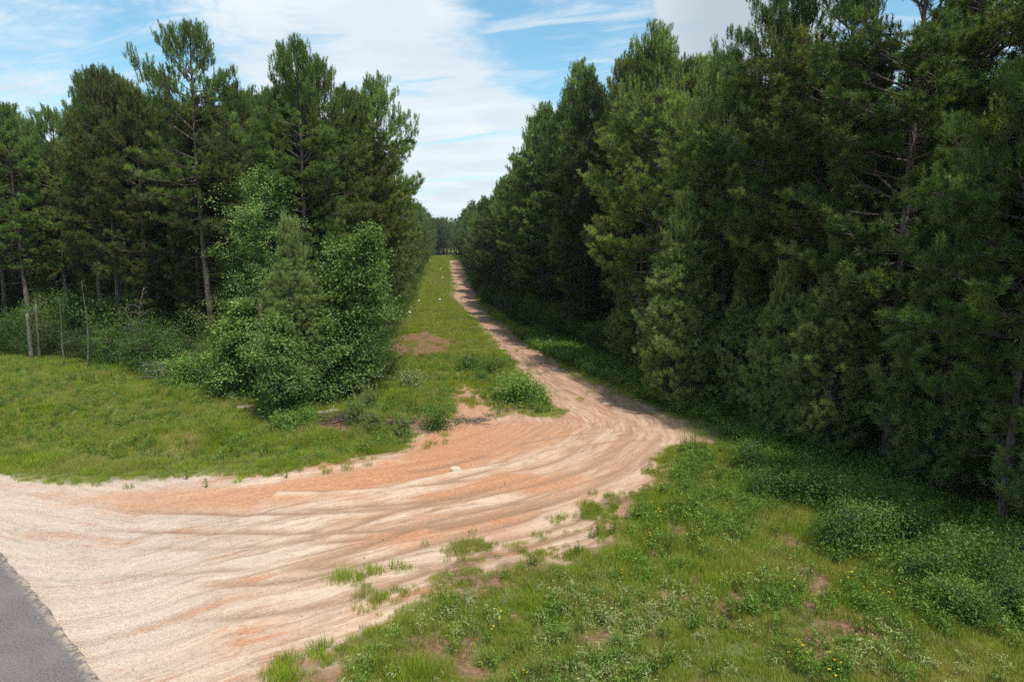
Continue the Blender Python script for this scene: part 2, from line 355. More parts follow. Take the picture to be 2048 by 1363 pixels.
M_weed = leaf_mat('weed_leaves', (0.055, 0.115, 0.015), (0.19, 0.29, 0.05), 0.38, 0.45, 0.16, 0.35)
M_verge = leaf_mat('verge_leaves', (0.04, 0.09, 0.016), (0.14, 0.22, 0.045), 0.35, 0.5, 0.15, 0.25)
M_pale = leaf_mat('silvery_weed_leaves', (0.14, 0.19, 0.055), (0.38, 0.42, 0.18), 0.35, 0.5, 0.12, 0.35)
M_yel = leaf_mat('yellow_petals', (0.55, 0.36, 0.02), (0.75, 0.50, 0.03), 0.3, 0.5, 0.05)
M_ora = leaf_mat('orange_petals', (0.55, 0.16, 0.01), (0.65, 0.24, 0.02), 0.3, 0.5, 0.05)
M_bark = bark_mat('pine_bark', (0.045, 0.034, 0.03), (0.20, 0.155, 0.135))
M_hbark = bark_mat('hardwood_bark', (0.06, 0.052, 0.045), (0.20, 0.18, 0.155), 1.5)
M_dead = bark_mat('weathered_deadwood', (0.07, 0.06, 0.052), (0.22, 0.19, 0.165), 2.0)
M_brown = leaf_mat('dead_brown_leaves', (0.06, 0.04, 0.02), (0.14, 0.09, 0.05), 0.2, 0.8, 0.1)

# ------------------------------------------------------------------ foliage generators
def tufts(g, Cn, D, K, ln=0.21, wd=0.011, shoot=0.16, spread=(22, 75), tint=None):
    """needle tufts: K thin triangles round each shoot"""
    n = len(Cn); D = unit(D)
    tint = rng.random(n) if tint is None else tint
    c = np.repeat(Cn, K, 0); d = np.repeat(D, K, 0); tt = np.repeat(tint, K)
    u = rng.random(n * K)
    th = np.radians(spread[0] + (spread[1] - spread[0]) * (1 - u * 0.75) * (0.5 + 0.5 * rng.random(n * K)))
    p = perp(d); nd = unit(d * np.cos(th)[:, None] + p * np.sin(th)[:, None])
    base = c + d * (u * shoot)[:, None]
    l = ln * (0.7 + 0.45 * rng.random(n * K)); w = unit(np.cross(nd, rng.normal(size=nd.shape))) * wd
    V = np.stack([base - w, base + w, base + nd * l[:, None] + np.array([0, 0, -0.02])], 1).reshape(-1, 3)
    F = np.arange(3 * n * K).reshape(-1, 3)
    g.add(V, F, np.repeat(np.clip(tt + 0.25 * (rng.random(n * K) - 0.5), 0, 1), 3))
def leaves(g, Pn, size, up=0.6, outward=None, tint=None, ratio=0.55, lobes=False):
    """folded leaves, two triangles each (three-lobed when lobes)"""
    n = len(Pn); nr = unit(rng.normal(size=(n, 3)) * (1 - up) + np.array([0, 0, 1.0]) * up + (0 if outward is None else outward * 0.45))
    ax = perp(nr); sd_ = np.cross(nr, ax); s = size * (0.65 + 0.7 * rng.random(n))[:, None]
    tt = np.clip((rng.random(n) if tint is None else tint), 0, 1)
    b = Pn; tip = Pn + ax * s; fold = nr * s * 0.12
    if lobes:
        V = np.stack([b, Pn + ax * s * 0.55 + sd_ * s * 0.65 + fold, Pn + ax * s * 0.62 + sd_ * s * 0.14, tip, Pn + ax * s * 0.62 - sd_ * s * 0.14, Pn + ax * s * 0.55 - sd_ * s * 0.65 + fold], 1).reshape(-1, 3)
        k = np.arange(n)[:, None] * 6
        F = np.concatenate([k + [0, 1, 2], k + [0, 2, 4], k + [2, 3, 4], k + [0, 4, 5]]); m = 6
    else:
        V = np.stack([b, Pn + ax * s * 0.5 + sd_ * s * ratio * 0.5 + fold, tip, Pn + ax * s * 0.5 - sd_ * s * ratio * 0.5 + fold], 1).reshape(-1, 3)
        k = np.arange(n)[:, None] * 4; F = np.concatenate([k + [0, 1, 2], k + [0, 2, 3]]); m = 4
    g.add(V, F, np.repeat(tt, m))

def pine(H, cb, rad, dens=1.0, K=26, seed=0, young=False, stubs=True, ln=0.22, wd=0.011, wood=True, gap=0.0, lop=0.35):
    """trunk Geo and crown Geo of a pine: H height, cb crown base as a fraction, rad widest branch"""
    rd = random.Random(seed); tr = Geo(); cr = Geo()
    n = 14; zz = np.linspace(0, 1, n); bend = rd.uniform(0.1, 0.35) * (H / 19); ph = rd.uniform(0, 6.28)
    tx = np.sin(zz * 2.3 + ph) * bend - math.sin(ph) * bend; ty = np.cos(zz * 1.9 + ph) * bend - math.cos(ph) * bend
    TP = np.stack([tx, ty, zz * H * 0.985], 1); r0 = 0.0085 * H + 0.03
    TR = r0 * (1 - zz * 0.93) ** 0.85 + 0.008; TR[0] *= 1.25; TP[0, 2] = -0.25
    tr.tube(TP, TR, 9 if not young else 6, 0.5, rough=0.10)
    at = lambda f: np.array([np.interp(f, zz, TP[:, i]) for i in range(3)])
    side = rd.uniform(0, 6.28)
    Cs, Ds, Ts = [], [], []
    z = cb * H
    while z < H - 0.25:
        f = z / H; t = (f - cb) / (1 - cb)
        if young: prof = (1 - t) ** 0.85 * min(1, 0.55 + t * 2.2)
        else: prof = (math.sin(min(1, (t + 0.12) / 0.52) * math.pi / 2) if t < 0.4 else (1 - ((t - 0.4) / 0.62) ** 1.7)) * 0.95 + 0.05
        nb = rd.choice((3, 4, 4, 5)); a0 = rd.uniform(0, 6.28)
        for b in range(nb):
            if rd.random() < gap and t < 0.6: continue
            a = a0 + b * 6.283 / nb + rd.uniform(-0.5, 0.5)
            ln_ = max(0.3, rad * prof * rd.uniform(0.62, 1.12) * (1 + lop * math.cos(a - side)))
            el = (math.radians(rd.uniform(-8, 18)) if t < 0.35 else math.radians(rd.uniform(8, 38) if t < 0.75 else rd.uniform(32, 66)))
            if young: el = math.radians(rd.uniform(12, 32) + t * 28)
            d = np.array([math.cos(a) * math.cos(el), math.sin(a) * math.cos(el), math.sin(el)])
            base = at(f); m = max(4, int(ln_ / 0.5) + 2); ss = np.linspace(0, 1, m)
            wob = np.array([rd.uniform(-.12, .12), rd.uniform(-.12, .12), 0]) * ln_
            sag = -0.10 * ln_ if t < 0.35 else 0
            BP = base + d * ln_ * ss[:, None] + wob * np.sin(ss * 3.0)[:, None] + np.array([0, 0, 1]) * ((sag * np.sin(ss * 2.6)) + 0.16 * ln_ * ss ** 3)[:, None]
            if wood: tr.tube(BP, np.linspace(0.011 * ln_ + 0.014, 0.007, m), 4, 0.4, cap=False)
            bt = rd.random()
            nt_ = int(3 + ln_ * 3.4 * dens)
            for k in range(nt_):
                u = 0.30 + 0.70 * (k + rd.random()) / nt_ if ln_ > 1.0 else rd.random()
                q = np.array([np.interp(u, ss, BP[:, i]) for i in range(3)])
                sgn = rd.choice((-1, 1)); aa = a + sgn * rd.uniform(0.5, 1.2); tl = (0.25 + 0.33 * ln_ * (1.15 - u)) * rd.uniform(0.6, 1.2)
                td = np.array([math.cos(aa), math.sin(aa), rd.uniform(0.05, 0.55) + (0.5 if t > 0.7 else 0)]); td /= np.linalg.norm(td)
                e = q + td * tl; pt = rd.random()
                if wood and K > 14: tr.tube(np.stack([q, (q + e) / 2 + [0, 0, 0.02], e]), [0.012, 0.009, 0.006], 3, 0.35, cap=False)
                for w_ in range(max(1, int(round((1 + tl * 2.6) * dens)))):
                    v = 1.0 if w_ == 0 else rd.uniform(0.6, 1.08)
                    Cs.append(q + td * tl * v + np.array([rd.gauss(0, .09), rd.gauss(0, .09), rd.gauss(0.02, .07)]))
                    Ds.append(td * 0.55 + np.array([rd.gauss(0, .25), rd.gauss(0, .25), rd.uniform(0.35, 1.2)]))
                    Ts.append(0.02 + 0.25 * bt + 0.45 * pt + 0.28 * rd.random())
            Cs.append(BP[-1]); Ds.append(d * 0.6 + np.array([0, 0, 0.8])); Ts.append(rd.uniform(0.5, 1))
        z += rd.uniform(0.32, 0.62) * (H / 19) ** 0.4 * (1.0 if not young else 0.75) / max(0.75, dens ** 0.5)
    for k in range(7):
        Cs.append(at(1.0) + np.array([rd.gauss(0, .05), rd.gauss(0, .05), -0.16 * k])); Ds.append(np.array([rd.gauss(0, .3), rd.gauss(0, .3), 1.0])); Ts.append(0.7)
    if stubs:      # dead limbs below the living crown
        for k in range(rd.randint(5, 10)):
            f = rd.uniform(cb * 0.25, cb * 1.15) if cb > 0.2 else rd.uniform(0.1, 0.3); a = rd.uniform(0, 6.28); l = rd.uniform(0.4, 1.6)
            d = np.array([math.cos(a), math.sin(a), rd.uniform(-0.3, 0.15)]); b0 = at(f)
            tr.tube(np.stack([b0, b0 + d * l * .5, b0 + d * l + [0, 0, rd.uniform(-.2, .1)]]), [0.022, 0.014, 0.006], 4, 0.8, cap=False)
    Cs = np.array(Cs); Ds = np.array(Ds); Ts = np.array(Ts); top = Cs[:, 2] > 0.80 * H
    tufts(cr, Cs[~top], Ds[~top], K, ln, wd, 0.17, tint=Ts[~top])
    Dt = unit(Ds[top]) * 0.5 + np.array([0, 0, 0.9])      # upright candles at the top
    tufts(cr, Cs[top], Dt, K, ln * 0.82, wd, 0.42, spread=(18, 50), tint=Ts[top])
    return tr, cr

def broadleaf(H, rad, cb=0.1, clumps=420, per=34, leaf=0.11, seed=0, shape='cone', lobes=False, stems=1, open_=0.28, up=0.55, spread=0.3):
    rd = random.Random(seed); tr = Geo(); cr = Geo(); Cc = []; Oo = []
    stemline = []
    for s in range(stems):
        ang = rd.uniform(0, 6.28); lean = 0 if stems == 1 else rd.uniform(0.15, 0.5) * rad
        m = 9; ss = np.linspace(0, 1, m); hh = H * (0.97 if s == 0 else rd.uniform(0.6, 0.95)); w = rd.uniform(0.05, 0.2)
        P = np.stack([np.cos(ang) * lean * ss + w * np.sin(ss * 4), np.sin(ang) * lean * ss + w * np.cos(ss * 3.3) - w, ss * hh], 1); P[0, 2] = -0.15
        tr.tube(P, (0.011 * H + 0.015) * (1 - ss * 0.85) / (1 if stems == 1 else 1.6) + 0.005, 6, 0.5, cap=False, rough=0.1); stemline.append((P, ss, hh))
    nl = int(clumps / 9)
    for i in range(nl):
        P, ss, hh = stemline[i % stems]
        t = (i + rd.random()) / nl; f = cb + (0.98 - cb) * t
        if shape == 'cone': prof = (1 - t) ** 0.7 * min(1, 0.62 + 2.0 * t) + 0.06
        elif shape == 'column': prof = (1 - t ** 2.4) * min(1, 0.5 + 2.5 * t) + 0.06
        else: prof = math.sqrt(max(0.05, 1 - (2 * t - 0.9) ** 2 * 0.9))
        a = i * 2.39996 + rd.uniform(-.4, .4); l = rad * prof * rd.uniform(0.6, 1.15) * (0.8 + 0.35 * math.sin(a * 2 + seed))
        el = math.radians(rd.uniform(5, 45) + 25 * t); b0 = np.array([np.interp(f, ss, P[:, k]) for k in range(3)])
        d = np.array([math.cos(a) * math.cos(el), math.sin(a) * math.cos(el), math.sin(el)])
        s4 = np.linspace(0, 1, 5); BP = b0 + d * l * s4[:, None] + np.array([0, 0, -0.10 * l]) * (s4 ** 2)[:, None]
        tr.tube(BP, np.linspace(0.010 * l + 0.012, 0.005, 5), 4, 0.4, cap=False)
        for k in range(9):
            u = rd.uniform(0.35, 1.0) if k else 1.0
            q = b0 + d * l * u + np.array([0, 0, -0.10 * l]) * u * u
            off = np.array([rd.gauss(0, 1), rd.gauss(0, 1), rd.gauss(0, 0.7)]) * spread * (0.5 + 0.5 * l)
            Cc.append(q + off); Oo.append(unit(d * np.array([1, 1, 0.3])))
            if k < 5: tr.tube(np.stack([q, q + off]), [0.008, 0.004], 3, 0.4, cap=False)
    Cc = np.array(Cc); Oo = np.array(Oo); keep = rng.random(len(Cc)) > open_ * 0.3; Cc = Cc[keep]; Oo = Oo[keep]
    ct = rng.random(len(Cc)); hfac = np.clip(Cc[:, 2] / H, 0, 1)
    Pn = np.repeat(Cc, per, 0) + rng.normal(size=(len(Cc) * per, 3)) * np.array([1, 1, 0.6]) * (0.17 + leaf * 0.7)
    Pn[:, 2] = np.maximum(Pn[:, 2], 0.03)
    leaves(cr, Pn, leaf, up, np.repeat(Oo, per, 0), np.repeat(0.0 + 0.65 * ct + 0.2 * hfac, per) + 0.3 * (rng.random(len(Pn)) - 0.3), lobes=lobes)
    return tr, cr

def two(name, pair, wood, leafm):
    return (pair[0].mesh(name + '_wood', [wood], smooth=True), pair[1].mesh(name + '_leaf', [leafm]))

# ------------------------------------------------------------------ ground sheet
def axis(a, b, s, lo, hi, g=1.045):
    v = list(np.arange(a, b, s)); st = s; x = v[-1]
    while x < hi: st *= g; x += st; v.append(x)
    st = s; x = a; pre = []
    while x > lo: st *= g; x -= st; pre.append(x)
    return np.array(pre[::-1] + v)
def build_ground():
    xs = axis(-20, 15, 0.12, -1500, 1500, 1.05); ys = axis(9, 34, 0.11, -150, 1500, 1.017)
    X, Y = np.meshgrid(xs, ys); nx, ny = len(xs), len(ys); x = X.ravel(); y = Y.ravel()
    b, c, so, s = masks(x, y)
    dcl, par, side = seg_dist(x, y, FLOW); acr = dcl * side
    near = 1 - sstep(90, 200, y)
    z = hz(x, y)
    wx = fbm(x / 3, y / 3, 5, 3) * 0.8
    st = fbm(acr * 2.3 + wx, par * 0.10 + 3, 6, 4)
    st2 = fbm(acr * 6 + wx * 2, par * 0.16 + 9, 1, 3)
    rut = (st - 0.5) * 0.12 + (st2 - 0.5) * 0.08 * (0.3 + fbm(x / 2, y / 2, 3, 2))
    farrut = np.exp(-((np.abs(acr) - 0.85) / 0.28) ** 2) * 0.08 * sstep(26, 34, y)
    tyre = np.zeros_like(x); ridge = np.zeros_like(x); S = (s > -1) & (y < 66) & (x > -25); xs_, ys_ = x[S], y[S]; ty = np.zeros_like(xs_)
    for k, q in enumerate(TYRE):
        dd, pp, _ = seg_dist(xs_, ys_, q); off = 0.72 + 0.12 * (fbm(pp * .3, pp * 0 + k, k, 2) - .5)
        Lq = float(np.hypot(*np.diff(np.array(q), axis=0).T).sum())
        ty = np.maximum(ty, np.exp(-((dd - off) / (0.11 + 0.10 * fbm(pp * .2, pp * 0, 2, 2))) ** 2) * sstep(0.4, 2.5, pp) * sstep(0.4, 2.5, Lq - pp) * sstep(0.30, 0.5, fbm(pp * .35, pp * 0 + 3 * k, k + 2, 2)))
    dr, pr, _ = seg_dist(xs_, ys_, RIDGE); tyre[S] = ty
    ridge[S] = np.exp(-((dr + (fbm(xs_ * 2, ys_ * 2, 1, 3) - .5) * 0.25) / 0.13) ** 2)
    z = z + b * near * (0.07 * ridge - 0.065 * tyre)
    z = z + b * (rut - farrut + (fbm(x * 3, y * 3, 2, 3) - 0.5) * 0.03) * near * sstep(-14, -8, x + y * 0.0 + 3)
    edge = np.exp(-(s / 0.35) ** 2)
    z = z - 0.05 * b + 0.05 * (1 - b) * (fbm(x * 1.4, y * 1.4, 4, 3)) * near
    z += 0.10 * so * 0 
    dA, _, sA = seg_dist(x, y, ASPH)
    i = np.arange(ny - 1)[:, None] * nx + np.arange(nx - 1)[None, :]
    F = np.stack([i, i + 1, i + nx + 1, i + nx], -1).reshape(-1, 4)
    fb = b[F].mean(1) > 0.5
    V = np.stack([x, y, z], 1)
    at = dict(tyre=tyre, ridge=ridge, bare=b, clay=c, soil=so, along=par, across=acr)
    for name, sel, lab in (('ground', ~fb, 'grassy ground of the clearing and forest floor'), ('dirt_track', fb, 'pale sandy dirt track with orange clay curving away between the woods')):
        f = F[sel]; used, inv = np.unique(f, return_inverse=True)
        me = tri_mesh(name, V[used], inv.reshape(-1, 4), [M_ground], {k: v[used] for k, v in at.items()}, smooth=True)
        tag(put(name, me), lab, kind='structure')

def ground_mat():
    m, t = new_mat('ground_surface')
    out = N(t, 'ShaderNodeOutputMaterial'); p = N(t, 'ShaderNodeBsdfPrincipled'); p.inputs['Roughness'].default_value = 0.95; p.inputs['Specular IOR Level'].default_value = 0.12
    A = {k: N(t, 'ShaderNodeAttribute', attribute_name=k).outputs['Fac'] for k in ('bare', 'clay', 'soil', 'along', 'across', 'tyre', 'ridge')}
    geo = N(t, 'ShaderNodeNewGeometry'); pos = geo.outputs['Position']
    def M(op, a, b=None, clamp=False):
        n = N(t, 'ShaderNodeMath', operation=op, use_clamp=clamp)
        for i, v in enumerate((a, b)):
            if v is None: continue
            if isinstance(v, (int, float)): n.inputs[i].default_value = v
            else: L(t, v, n.inputs[i])
        return n.outputs[0]
    def noise(vec, s, d=4, r=0.5, dist=0.0):
        n = N(t, 'ShaderNodeTexNoise'); n.inputs['Scale'].default_value = s; n.inputs['Detail'].default_value = d; n.inputs['Roughness'].default_value = r; n.inputs['Distortion'].default_value = dist
        L(t, vec, n.inputs['Vector']); return n.outputs[0]
    def ramp(v, a, b, c=0.0, d=1.0):
        n = N(t, 'ShaderNodeMapRange', interpolation_type='SMOOTHSTEP'); L(t, v, n.inputs[0])
        for i, q in enumerate((a, b, c, d)): n.inputs[i + 1].default_value = q
        return n.outputs[0]
    def mix(f, a, b):
        n = N(t, 'ShaderNodeMix', data_type='RGBA')
        if isinstance(f, (int, float)): n.inputs[0].default_value = f
        else: L(t, f, n.inputs[0])
        for i, q in ((6, a), (7, b)):
            if isinstance(q, tuple): n.inputs[i].default_value = (*q, 1)
            else: L(t, q, n.inputs[i])
        return n.outputs[2]
    warp = noise(pos, 0.35, 3)
    cm = N(t, 'ShaderNodeCombineXYZ'); L(t, M('ADD', A['across'], M('MULTIPLY', warp, 0.9)), cm.inputs[0]); L(t, M('MULTIPLY', A['along'], 0.09), cm.inputs[1])
    st = noise(cm.outputs[0], 1.3, 8, 0.66, 0.1); st2 = noise(cm.outputs[0], 5.5, 6, 0.7, 0.0)
    fine = noise(pos, 9, 5, 0.7); peb = noise(pos, 38, 3, 0.6); big = noise(pos, 0.28, 4, 0.55)
    vo = N(t, 'ShaderNodeTexVoronoi'); vo.inputs['Scale'].default_value = 22; L(t, pos, vo.inputs['Vector'])
    sx = N(t, 'ShaderNodeSeparateXYZ'); L(t, pos, sx.inputs[0])
    far = ramp(sx.outputs[1], 27, 44)
    # sand
    pale = mix(ramp(big, 0.3, 0.7), (0.57, 0.425, 0.325), (0.50, 0.33, 0.23))
    tan = (0.33, 0.19, 0.115)
    sand = mix(M('MULTIPLY', ramp(st, 0.45, 0.60), 0.85), pale, tan)
    sand = mix(M('MULTIPLY', ramp(st2, 0.53, 0.62), 0.7), sand, (0.60, 0.48, 0.375))
    sand = mix(M('MULTIPLY', ramp(st2, 0.46, 0.36), 0.7), sand, (0.24, 0.14, 0.085))
    # gravelly grey-white ground towards the asphalt
    west = ramp(M('ADD', sx.outputs[0], M('MULTIPLY', sx.outputs[1], 0.25)), 1.0, -7.0)
    grav = mix(ramp(peb, 0.38, 0.62), (0.32, 0.25, 0.205), (0.60, 0.53, 0.465))
    sand = mix(M('MULTIPLY', west, ramp(fine, 0.30, 0.55, 0.25, 0.75)), sand, grav)
    clayc = mix(ramp(fine, 0.3, 0.7), (0.37, 0.15, 0.065), (0.49, 0.25, 0.14))
    clayc = mix(M('MULTIPLY', ramp(peb, 0.50, 0.66), 0.6), clayc, (0.48, 0.30, 0.19))
    cf = M('MULTIPLY', A['clay'], ramp(M('ADD', st2, M('MULTIPLY', big, 0.6)), 0.44, 0.66, 0.78, 1.0), True)
    cf = M('MAXIMUM', cf, M('MULTIPLY', ramp(M('ADD', st, M('MULTIPLY', big, 0.8)), 0.94, 1.06), 0.8))
    sand = mix(M('MULTIPLY', cf, ramp(sx.outputs[0], -17, -4, 0.55, 1.0)), sand, clayc)
    ft = mix(ramp(st2, 0.38, 0.62), (0.25, 0.14, 0.09), (0.44, 0.285, 0.20))
    ft = mix(M('MULTIPLY', ramp(fine, 0.5, 0.7), 0.4), ft, (0.18, 0.10, 0.065))
    sand = mix(M('MULTIPLY', A['tyre'], ramp(st2, 0.3, 0.6, 0.35, 0.95)), sand, (0.25, 0.145, 0.09))
    sand = mix(M('MULTIPLY', A['ridge'], 0.85), sand, (0.52, 0.41, 0.31))
    bend = ramp(M('ADD', sx.outputs[0], M('MULTIPLY', sx.outputs[1], 0.5)), 9.0, 17.0)
    sand = mix(M('MULTIPLY', bend, 0.55), sand, mix(ramp(st2, 0.36, 0.64), (0.31, 0.165, 0.10), (0.47, 0.30, 0.205)))
    sand = mix(far, sand, ft)
    # earth under the plants
    earth = mix(ramp(fine, 0.35, 0.65), (0.10, 0.125, 0.02), (0.20, 0.18, 0.07))
    earth = mix(ramp(big, 0.45, 0.65), earth, (0.085, 0.115, 0.035))
    litter = mix(ramp(fine, 0.35, 0.65), (0.05, 0.035, 0.02), (0.11, 0.075, 0.045))
    soilc = mix(ramp(fine, 0.35, 0.7), (0.13, 0.068, 0.042), (0.27, 0.16, 0.105))
    base = mix(A['soil'], earth, soilc)
    col = mix(A['bare'], base, sand)
    sp = ramp(peb, 0.60, 0.72); col = mix(M('MULTIPLY', M('MULTIPLY', sp, A['bare']), 0.3), col, (0.62, 0.56, 0.5))
    dk = ramp(vo.outputs['Distance'], 0.10, 0.02); col = mix(M('MULTIPLY', dk, 0.35), col, (0.12, 0.08, 0.05))
    mid_ = noise(pos, 4.0, 6, 0.75); co2 = noise(pos, 16, 4, 0.8)
    col = mix(M('MULTIPLY', ramp(mid_, 0.50, 0.62), M('MULTIPLY', A['bare'], 0.22)), col, (0.255, 0.155, 0.105))
    col = mix(M('MULTIPLY', ramp(co2, 0.54, 0.66), M('MULTIPLY', A['bare'], 0.30)), col, (0.22, 0.145, 0.105))
    col = mix(M('MULTIPLY', ramp(co2, 0.45, 0.33), M('MULTIPLY', A['bare'], 0.3)), col, (0.62, 0.52, 0.43))
    L(t, col, p.inputs['Base Color'])
    h = M('ADD', M('MULTIPLY', peb, 0.25), M('ADD', M('MULTIPLY', fine, 0.8), M('MULTIPLY', st2, 1.0)))
    bp = N(t, 'ShaderNodeBump'); bp.inputs['Strength'].default_value = 0.7; bp.inputs['Distance'].default_value = 0.09; L(t, h, bp.inputs['Height'])
    L(t, bp.outputs[0], p.inputs['Normal']); L(t, p.outputs[0], out.inputs[0]); return m
M_ground = ground_mat()
build_ground()

# asphalt road
def build_road():
    E = np.array(spline(ASPH, 8)); T = unit(np.gradient(E, axis=0)); Nn = np.stack([-T[:, 1], T[:, 0]], 1) * -1
    if Nn[len(E) // 2][0] > 0: Nn = -Nn
    rag = (fbm(np.arange(len(E)) * 0.45, np.zeros(len(E)), 2, 3) - 0.5) * 0.10 + (rng.random(len(E)) - 0.5) * 0.025
    offs = np.array([0, 0, 0.04, 0.22, 1.0, 2.0, 3.0, 4.5, 6.4, 6.5]); V = []
    for k, o in enumerate(offs):
        p = E + Nn * (o + rag[:, None] * (1 if k < 4 else 0)); z = hz(p[:, 0], p[:, 1]) + (0.045 if 0 < k < len(offs) - 1 else -0.15)
        if k == 1: z -= 0.012
        V.append(np.column_stack([p, z]))
    V = np.stack(V, 1); n, m_ = V.shape[:2]; dust = np.tile([1, 1, .8, 0.0, 0, 0, 0, 0, 0, 0], n); i = np.arange(n - 1)[:, None] * m_ + np.arange(m_ - 1)[None, :]
    F = np.stack([i, i + 1, i + m_ + 1, i + m_], -1).reshape(-1, 4)
    m, t = new_mat('worn_asphalt'); out = N(t, 'ShaderNodeOutputMaterial'); p = N(t, 'ShaderNodeBsdfPrincipled'); p.inputs['Roughness'].default_value = 0.85
    geo = N(t, 'ShaderNodeNewGeometry')
    def nz(s, d=4):
        q = N(t, 'ShaderNodeTexNoise'); q.inputs['Scale'].default_value = s; q.inputs['Detail'].default_value = d; L(t, geo.outputs['Position'], q.inputs['Vector']); return q.outputs[0]
    a = N(t, 'ShaderNodeMapRange'); L(t, nz(24, 6), a.inputs[0]); a.inputs[1].default_value = 0.35; a.inputs[2].default_value = 0.65
    mx = N(t, 'ShaderNodeMix', data_type='RGBA'); L(t, a.outputs[0], mx.inputs[0]); mx.inputs[6].default_value = (0.085, 0.068, 0.066, 1); mx.inputs[7].default_value = (0.165, 0.14, 0.135, 1)
    b = N(t, 'ShaderNodeMapRange'); L(t, nz(1.1, 5), b.inputs[0]); b.inputs[1].default_value = 0.45; b.inputs[2].default_value = 0.7; b.inputs[4].default_value = 0.5
    m2 = N(t, 'ShaderNodeMix', data_type='RGBA'); L(t, b.outputs[0], m2.inputs[0]); L(t, mx.outputs[2], m2.inputs[6]); m2.inputs[7].default_value = (0.19, 0.16, 0.145, 1)
    da = N(t, 'ShaderNodeAttribute', attribute_name='dust'); dn = N(t, 'ShaderNodeMapRange'); L(t, nz(9, 6), dn.inputs[0]); dn.inputs[1].default_value = 0.40; dn.inputs[2].default_value = 0.60
    dm = N(t, 'ShaderNodeMath', operation='MULTIPLY'); L(t, da.outputs['Fac'], dm.inputs[0]); L(t, dn.outputs[0], dm.inputs[1])
    m4 = N(t, 'ShaderNodeMix', data_type='RGBA'); L(t, dm.outputs[0], m4.inputs[0]); L(t, m2.outputs[2], m4.inputs[6]); m4.inputs[7].default_value = (0.42, 0.32, 0.24, 1); m2 = m4
    bp = N(t, 'ShaderNodeBump'); bp.inputs['Strength'].default_value = 0.5; bp.inputs['Distance'].default_value = 0.01; L(t, nz(60, 2), bp.inputs['Height'])
    L(t, bp.outputs[0], p.inputs['Normal']); L(t, m2.outputs[2], p.inputs['Base Color']); L(t, p.outputs[0], out.inputs[0])
    me = tri_mesh('asphalt_road', V.reshape(-1, 3), F, [m], {'dust': dust}); tag(put('asphalt_road', me), 'grey asphalt road with a ragged edge at the gravel', kind='structure')
build_road()

# ------------------------------------------------------------------ scatter: points carrying instances (stuff only)
def scatter(name, pts, rot, scl, idx, protos, label):
    col = bpy.data.collections.new(name + '_kinds')
    for i, me in enumerate(protos):
        o = bpy.data.objects.new('%s_kind_%02d' % (name, i), me); col.objects.link(o)
    me = bpy.data.meshes.new(name); pts = np.asarray(pts, np.float32); n = len(pts)
    me.vertices.add(n); me.vertices.foreach_set('co', pts.ravel())
    a = me.attributes.new('turn', 'FLOAT_VECTOR', 'POINT'); a.data.foreach_set('vector', np.asarray(rot, np.float32).ravel())
    a = me.attributes.new('size', 'FLOAT', 'POINT'); a.data.foreach_set('value', np.asarray(scl, np.float32))
    a = me.attributes.new('pick', 'INT', 'POINT'); a.data.foreach_set('value', np.asarray(idx, np.int32))
    o = put(name, me)
    g = bpy.data.node_groups.new(name + '_nodes', 'GeometryNodeTree')
    g.interface.new_socket('Geometry', in_out='INPUT', socket_type='NodeSocketGeometry'); g.interface.new_socket('Geometry', in_out='OUTPUT', socket_type='NodeSocketGeometry')
    gi = g.nodes.new('NodeGroupInput'); go = g.nodes.new('NodeGroupOutput'); ip = g.nodes.new('GeometryNodeInstanceOnPoints')
    ci = g.nodes.new('GeometryNodeCollectionInfo'); ci.inputs['Collection'].default_value = col; ci.inputs['Separate Children'].default_value = True; ci.inputs['Reset Children'].default_value = True
    ip.inputs['Pick Instance'].default_value = True
    def na(nm, ty): q = g.nodes.new('GeometryNodeInputNamedAttribute'); q.data_type = ty; q.inputs['Name'].default_value = nm; return q.outputs[0]
    g.links.new(gi.outputs[0], ip.inputs['Points']); g.links.new(ci.outputs[0], ip.inputs['Instance'])
    g.links.new(na('pick', 'INT'), ip.inputs['Instance Index']); g.links.new(na('turn', 'FLOAT_VECTOR'), ip.inputs['Rotation']); g.links.new(na('size', 'FLOAT'), ip.inputs['Scale'])
    g.links.new(ip.outputs[0], go.inputs[0])
    md = o.modifiers.new('scatter', 'NODES'); md.node_group = g
    return tag(o, label, kind='stuff')

# ------------------------------------------------------------------ pine kinds
edge_pines = [two('edge_pine', pine(19.5, c, 3.3, 1.35, 28, s, gap=g_, ln=0.24, wd=0.013), M_bark, M_needle) for s, c, g_ in ((3, 0.10, 0.05), (8, 0.20, 0.14), (15, 0.31, 0.08))]
wood_pines = [two('wood_pine', pine(19.5, 0.34, 3.0, 1.3, 26, s, gap=0.08, ln=0.24, wd=0.013), M_bark, M_needle) for s in (21, 33, 47)]
bigpine = two('broad_pine', pine(21.0, 0.42, 3.9, 1.05, 32, 52, gap=0.18, lop=0.25, ln=0.25, wd=0.013), M_bark, M_needle)
young_pines = [two('young_pine', pine(9.5, 0.05, 2.5, 1.3, 30, s, True, stubs=False, lop=0.1), M_bark, M_young) for s in (60, 71)]
def merged(name, pair, mats):
    a, b = pair; na = sum(len(f) for f in a.F); nb = sum(len(f) for f in b.F)
    V = np.vstack(a.V + b.V); F = np.vstack([np.vstack(a.F), np.vstack(b.F) + a.n]); T = np.concatenate(a.t + b.t)
    return tri_mesh(name, V, F, mats, {'tint': T}, mat_idx=np.r_[np.zeros(na), np.ones(nb)])
nearpine = two('open_pine', pine(11.8, 0.30, 2.6, 1.5, 34, 57, gap=0.35, lop=0.3, ln=0.22, wd=0.010), M_bark, M_needle)
far_pines = [merged('far_pine', pine(17.5, cb, 3.0, 0.72, 13, s, ln=0.31, wd=0.028, stubs=False), [M_bark, M_needle]) for s, cb in ((81, 0.12), (82, 0.28), (83, 0.2))]
